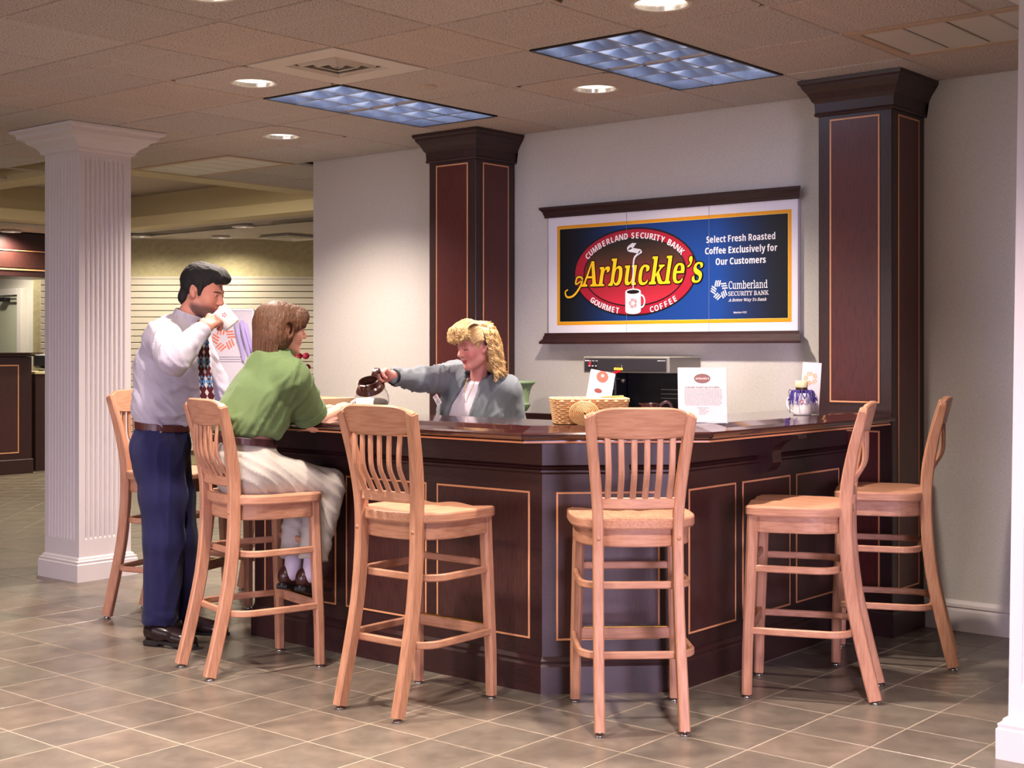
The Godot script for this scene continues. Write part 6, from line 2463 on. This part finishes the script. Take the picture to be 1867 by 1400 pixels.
func server() -> void:
	var ax := cam_axes()
	var R: Vector3 = ax[0]
	var F: Vector3 = ax[1]
	var f := (R * -0.42 - F * 0.9).normalized()
	var side := f.cross(Vector3.UP)       # her right: to the left in the photograph
	var chest := pix(868, 752, 7.1)
	var upper := pix(872, 712, 7.09)
	var wst := pix(880, 830, 7.14)
	var pel := pix(880, 900, 7.16)
	var neck := pix(873, 688, 7.04)
	var sh_r := pix(829, 689, 7.14)
	var sh_l := pix(921, 713, 7.05)
	var el_r := pix(766, 692, 6.92)
	var wr_r := pix(718, 687, 6.74)
	var el_l := pix(940, 800, 7.1)
	var wr_l := pix(915, 860, 6.95)
	var hip_r := pix(862, 915, 7.12)
	var hip_l := pix(900, 915, 7.2)
	var ft_r := Vector3(hip_r.x, 0.06, hip_r.z)
	var ft_l := Vector3(hip_l.x, 0.06, hip_l.z)
	var hc := pix(866, 633, 6.96)
	var hb := face_basis((R * -0.82 - F * 0.55 - Vector3.UP * 0.16).normalized(), 0.05)
	var bones := [
		[pel, wst, 0.12, 0.1, 0.05, side, 1.3], [wst, chest, 0.1, 0.115, 0.05, side, 1.25], [chest, upper, 0.11, 0.085, 0.05, side, 1.4], [upper, neck, 0.06, 0.048, 0.03],
		[sh_r, el_r, 0.045, 0.038], [el_r, wr_r, 0.038, 0.026], [sh_l, el_l, 0.045, 0.038], [el_l, wr_l, 0.038, 0.026],
		[hip_r, ft_r, 0.085, 0.05], [hip_l, ft_l, 0.085, 0.05],
	]
	var skin := skin_mat("server_skin")
	var grip := pix(676, 690, 6.6)
	var hand := hand_shape(wr_r, pix(686, 675, 6.68) - wr_r, Vector3.UP * 0.75 + F * 0.5, -1.0, [[0.7, 1.15, 0.8], [0.75, 1.2, 0.8], [0.8, 1.2, 0.8], [0.85, 1.2, 0.8]], 0.92, [0.6, 0.7])
	var hand_l := hand_shape(wr_l, pix(905, 890, 6.9) - wr_l, side * -1.0, 1.0, [[0.3, 0.4, 0.3], [0.3, 0.4, 0.3], [0.3, 0.4, 0.3], [0.35, 0.4, 0.3]], 0.92)
	var tint := func(p: Vector3) -> Color:
		var q: Vector3 = hb.inverse() * (p - hc)
		var c := rgb(220, 150, 138)
		if absf(q.x) < 0.09 and q.length() < 0.2:
			var brow := 0.017 + 0.2 * (absf(q.x) - 0.012) - 4.5 * pow(absf(q.x) - 0.012, 2)
			c = c.lerp(rgb(214, 118, 114), 0.6 * smoothstep(0.034, 0.008, Vector2(absf(q.x) - 0.046, q.y + 0.03).length()) * smoothstep(0.02, 0.05, q.z))
			if absf(q.y - brow) < 0.0026 and q.z > 0.06 and absf(q.x) > 0.012 and absf(q.x) < 0.045:
				c = rgb(158, 108, 84)
			elif q.y < -0.053 and q.y > -0.072 and q.z > 0.074 and absf(q.x) < 0.026:
				c = rgb(192, 88, 94)
			elif q.y > -0.006 and q.y < -0.0015 and q.z > 0.065 and absf(q.x) > 0.019 and absf(q.x) < 0.043:
				c = rgb(74, 44, 40)
			elif q.y > -0.002 and q.y < 0.011 and q.z > 0.068 and absf(q.x) > 0.018 and absf(q.x) < 0.045:
				c = rgb(196, 126, 118)
		return lin(c)
	var body := put("person", join([field_of(bones, 0.014, 0.012).shape(), head_shape(hc, hb, neck, 0.93, false), hand, hand_l], tint), skin)
	tag(body, "blonde woman in grey jacket behind the bar pouring from a carafe", "person")
	server_hair(body, hc, hb)
	# pale blouse
	var blb := [[pel, wst, 0.125, 0.112, 0.05, side, 1.3], [wst, chest, 0.112, 0.128, 0.05, side, 1.25], [chest, upper, 0.126, 0.095, 0.05, side, 1.42], [upper, neck, 0.075, 0.057, 0.03], [upper, sh_r, 0.086, 0.077, 0.04], [upper, sh_l, 0.084, 0.075, 0.04]]
	var bf := field_of(blb, 0.01)
	bf.carve(func(p): return -0.002 - (p - neck).dot((Vector3.UP + f * 0.45).normalized()))
	put("blouse", join([bf.shape(func(p): return fold(p, Basis(f, Vector3.UP, side), Vector3(0.05, 0.3, 0.05), 0.003))]), cloth("blouse_white", rgb(214, 206, 216), 0.8), body)
	# grey jacket, open in front
	var jb := [
		[pel, wst, 0.14, 0.13, 0.05, side, 1.3], [wst, chest, 0.13, 0.146, 0.06, side, 1.26], [chest, upper, 0.142, 0.108, 0.06, side, 1.45], [upper, neck, 0.085, 0.06, 0.04], [neck + Vector3.DOWN * 0.03, sh_r, 0.062, 0.078, 0.04],
		[upper, sh_r, 0.09, 0.082, 0.05], [upper, sh_l, 0.09, 0.082, 0.05],
		[sh_r, el_r, 0.08, 0.062, 0.03], [el_r, wr_r.lerp(el_r, 0.1), 0.062, 0.046, 0.03], [sh_l, el_l, 0.082, 0.07, 0.03], [el_l, wr_l, 0.066, 0.05, 0.03],
	]
	var jf := field_of(jb, 0.0098)
	var open_top := pix(858, 690, 6.95)
	var axis_d := (pix(822, 772, 6.95) - open_top).normalized()
	var lat := axis_d.cross(f).normalized()
	jf.carve(func(p):
		var q: Vector3 = p - open_top
		var down := q.dot(axis_d)
		var w := 0.034 + 0.16 * maxf(down, 0.0)
		var front: float = (p - chest).dot(f)
		var v := absf(q.dot(lat)) - minf(w, 0.06)
		if down < 0.0:
			v = maxf(v, -down - 0.02)
		return v if front > 0.02 else maxf(v, 0.02 - front))
	jf.carve(func(p): return 0.004 - (p - neck).dot((Vector3.UP + f * 0.3).normalized()) if (p - neck).length() < 0.074 else 1.0)
	var grey := cloth("jacket_grey", rgb(116, 122, 128), 0.88)
	var jd := Basis(R, Vector3.UP, F) * Basis(Vector3.BACK, -0.35)
	var jacket := put("jacket", join([jf.shape(func(p):
		var arm := clampf((chest - p).dot(R) * 5.0 - 0.6, 0.0, 1.0)
		return fold(p, jd, Vector3(0.09, 0.35, 0.25), 0.004 + 0.005 * arm))]), grey, body)
	var cb := st()
	var cd := (wr_r - el_r).normalized()
	mould_ring_at(cb, [[0.034, -0.02], [0.038, -0.02], [0.038, 0.014], [0.034, 0.014]], Transform3D(Basis(cd.cross(Vector3.UP).normalized(), cd, cd.cross(Vector3.UP).normalized().cross(cd)), wr_r - cd * 0.012))
	part("blouse_cuff", cb, M.blouse_white, body)
	var wt := st()
	lathe(wt, [[0.001, -0.005], [0.017, -0.005], [0.019, 0.0], [0.017, 0.006], [0.001, 0.007]], 20, wr_r + Vector3(0.0, -0.036, 0) - cd * 0.005, Basis(Vector3.RIGHT, PI))
	mould_ring_at(wt, [[0.0365, -0.01], [0.039, -0.01], [0.039, 0.01], [0.0365, 0.01]], Transform3D(Basis(cd.cross(Vector3.UP).normalized(), cd, cd.cross(Vector3.UP).normalized().cross(cd)), wr_r + cd * 0.002))
	part("wristwatch", wt, M.black_metal, body)
	# name badge pinned to the jacket
	var bp := pix(800, 729, 6.885)
	var bd := thing_part("name_badge", jacket)
	var bn := (f * 0.95 + R * -0.25).normalized()
	var bxu := Vector3.UP.cross(bn).normalized()
	bd.transform = Transform3D(Basis(bxu, bn.cross(bxu), bn) * Basis(Vector3.BACK, -0.95), bp + bn * 0.012)
	var b0 := st()
	cbox(b0, Transform3D(), Vector3(0.056, 0.032, 0.003), 0.001)
	part("plate", b0, M.paper_white, bd)
	pinwheel(bd, Transform3D(Basis(), Vector3(-0.017, 0.002, 0.002)), 0.008, M.sign_red, 1)
	var bl := st()
	for k in 3:
		cbox(bl, Transform3D(Basis(), Vector3(0.009, 0.007 - k * 0.007, 0.0018)), Vector3(0.03 - 0.006 * k, 0.0022, 0.0005), 0.0)
	part("print_lines", bl, M.ink, bd)
	# pendant necklace
	var nk := st()
	var np := []
	for q in [[852, 690, 6.95], [848, 706, 6.92], [846, 722, 6.905], [849, 734, 6.9], [854, 722, 6.905], [861, 706, 6.92], [867, 692, 6.95]]:
		np.append(pix(q[0], q[1], q[2]))
	tube(nk, curve(np, 5), 0.0016, -1.0, 5)
	part("necklace", nk, M.brass, body)


func server_hair(body: Node, hc: Vector3, hb: Basis) -> void:
	var hg := func(v: Vector3) -> Vector3: return hc + hb * v
	var blond := tri_mat("blond_hair", ntex(noise(FastNoiseLite.TYPE_SIMPLEX_SMOOTH, 0.05, 91, 4), [[0.0, rgb(178, 134, 78)], [0.45, rgb(214, 176, 118)], [1.0, rgb(238, 214, 170)]], 256, 256), Vector3(9, 9, 9), 0.45)
	var hf := Field.new(hc - Vector3.ONE * 0.21, hc + Vector3.ONE * 0.19, 0.0052)
	hf.ball(hg.call(Vector3(0, 0.045, -0.03)), Vector3(0.092, 0.086, 0.104), hb)
	hf.ball(hg.call(Vector3(0, -0.05, -0.085)), Vector3(0.074, 0.096, 0.046), hb, 0.04)
	hf.ball(hg.call(Vector3(0, 0.088, 0.06)), Vector3(0.07, 0.04, 0.045), hb, 0.02)
	hf.ball(hg.call(Vector3(0, -0.03, 0.085)), Vector3(0.085, 0.085, 0.085), hb, 0.006, true)
	for s in [-1, 1]:
		hf.ball(hg.call(Vector3(0.09 * s, -0.01, 0.0)), Vector3(0.03, 0.035, 0.026), hb, 0.008, true)
	var cap := put("hair", join([hf.shape(func(p):
		var q: Vector3 = hb.inverse() * (p - hc)
		return 0.005 * folds.get_noise_3d(q.x * 30, q.y * 30, q.z * 30))]), blond, body)
	# curls: short coiled locks over the cap and down the neck
	var r2 := RandomNumberGenerator.new()
	r2.seed = 21
	var s := st()
	var lock := func(root: Vector3, down: Vector3, out: Vector3, long: float, r: float, turns: float, thick: float) -> void:
		var path := PackedVector3Array()
		var u := out.cross(down).normalized()
		var ph := r2.randf() * TAU
		for i in 11:
			var t := i / 10.0
			var a := ph + t * turns * TAU
			path.append(root + down * long * t + (out * cos(a) + u * sin(a)) * r * (0.5 + 0.5 * t))
		for k in 5:
			var off := Vector3(r2.randf_range(-1, 1), r2.randf_range(-1, 1), r2.randf_range(-1, 1)) * 0.0055
			var p2 := PackedVector3Array()
			for v in path:
				p2.append(hg.call(v + off))
			tube(s, p2, thick * 0.62, thick * 0.3, 5)
	for i in 560:
		# back and sides
		var a := r2.randf_range(1.35, TAU - 1.35)
		var y := r2.randf_range(-0.13, 0.115)
		var w := sqrt(maxf(0.0, 1.0 - pow((y - 0.03) / 0.115, 2))) if y > 0.03 else 1.0
		var o := Vector3(sin(a), 0, cos(a))
		var root := Vector3(o.x * 0.088 * w, y, o.z * 0.1 * w - 0.032)
		if absf(root.x) > 0.06 and root.z > -0.022 and y < 0.035:
			continue
		lock.call(root, Vector3(o.x * 0.1, -1, o.z * 0.1).normalized(), o, r2.randf_range(0.03, 0.062), r2.randf_range(0.006, 0.014), r2.randf_range(0.6, 1.2), r2.randf_range(0.0026, 0.004))
	for i in 120:
		# swept up front roll
		var x := r2.randf_range(-0.078, 0.078)
		var t := r2.randf()
		var e := 1.0 - pow(absf(x) / 0.085, 2)
		var path := [Vector3(x * 0.9, 0.1 + 0.03 * e, -0.01), Vector3(x * 1.05, 0.122 + 0.026 * e * t, 0.035), Vector3(x * 1.1, 0.108, 0.072 + 0.03 * e * (0.6 + 0.4 * t)), Vector3(x * 1.14 + r2.randf_range(-0.01, 0.01), 0.078 - 0.01 * t, 0.09 + 0.028 * e * t)]
		tube(s, curve(path.map(func(v): return hg.call(v)), 3), 0.0052, 0.003, 5)
	for i in 230:
		# loose curls of the fringe
		var x := r2.randf_range(-0.08, 0.08)
		var e := 1.0 - pow(absf(x) / 0.085, 2)
		lock.call(Vector3(x, 0.085 + r2.randf_range(-0.02, 0.035) * e, 0.068 + 0.045 * e * r2.randf_range(0.5, 1.0)), Vector3(x * 3.0, -0.8, 0.3).normalized(), Vector3(0.5, 0.2, 1).normalized(), r2.randf_range(0.02, 0.042), r2.randf_range(0.007, 0.014), r2.randf_range(0.5, 1.0), r2.randf_range(0.0024, 0.0036))
	for i in 150:
		# temples combed back under the band
		var sx := 1.0 if i % 2 == 0 else -1.0
		var y := r2.randf_range(0.03, 0.105)
		var w := sqrt(maxf(0.05, 1.0 - pow((y - 0.03) / 0.115, 2)))
		var p0 := Vector3(sx * 0.066 * w, y - 0.012, 0.062 - absf(y - 0.06) * 0.5)
		tube(s, curve([hg.call(p0), hg.call(Vector3(sx * (0.084 * w + 0.003), y + 0.004 + r2.randf_range(-0.004, 0.004), 0.032)), hg.call(Vector3(sx * (0.094 * w + 0.003), y + 0.002, -0.002))], 4), 0.0032, 0.002, 5)
	var co := part("curls", s, blond, cap)
	co.set_meta("kind", "stuff")
	# dark hair band
	var b := st()
	var bp := PackedVector3Array()
	for i in 19:
		var a := lerpf(-0.25, PI + 0.25, i / 18.0)
		bp.append(hg.call(Vector3(cos(a) * 0.097, 0.03 + sin(a) * 0.108, -0.005 + 0.01 * sin(a))))
	sweep(b, bp, octo(0.012, 0.004, 0.001), hb.z, false)
	part("hair_band", b, M.black_metal, cap)


func _ready() -> void:
	rng.seed = 7
	# camera with a lens shift, like the view camera that took the photograph
	var cam := Camera3D.new()
	cam.name = "camera"
	cam.projection = Camera3D.PROJECTION_FRUSTUM
	cam.near = 0.1
	cam.far = 80.0
	cam.size = 0.1 * 1400.0 / FOCAL
	cam.frustum_offset = Vector2(0, 0.1 * (638.5 - 700.0) / FOCAL)
	cam.position = Vector3(0, EYE, 0)
	cam.rotation_degrees.y = TURN
	add_child(cam)
	cam.current = true
	var we := WorldEnvironment.new()
	we.name = "environment"
	var env := Environment.new()
	env.background_mode = Environment.BG_COLOR
	env.background_color = Color(0.62, 0.62, 0.85)
	env.background_energy_multiplier = 0.6
	env.tonemap_mode = Environment.TONE_MAPPER_LINEAR
	env.tonemap_exposure = 1.0
	env.sdfgi_enabled = true
	env.ssao_enabled = true
	env.ssil_enabled = true
	we.environment = env
	add_child(we)
	# fill light added at the unseen windows behind the camera
	for k in 3:
		var l := AreaLight3D.new()
		l.name = "window_fill"
		l.area_size = Vector2(2.75, 2.1)
		l.light_color = Color(1.0, 0.955, 0.94)
		l.light_energy = 5.5
		l.shadow_enabled = true
		l.position = Vector3([-8.15, -4.95, -1.75][k], 1.475, 5.98)
		add_child(l, true)
	make_materials()
	flash_head(Vector3(-2.35, 0, 1.05), Vector3(-6.2, 0.1, -4.2), 17.0, "flash lamp on black tripod standing on the open lobby floor")
	flash_head(Vector3(1.35, 0, -0.75), Vector3(-3.0, 0.25, -5.8), 27.0, "flash lamp on black tripod standing near the side wall")
	build_floor()
	build_walls()
	build_ceiling()
	build_columns()
	build_bar()
	build_stools()
	build_sign()
	build_small()
	teller()
	build_people()
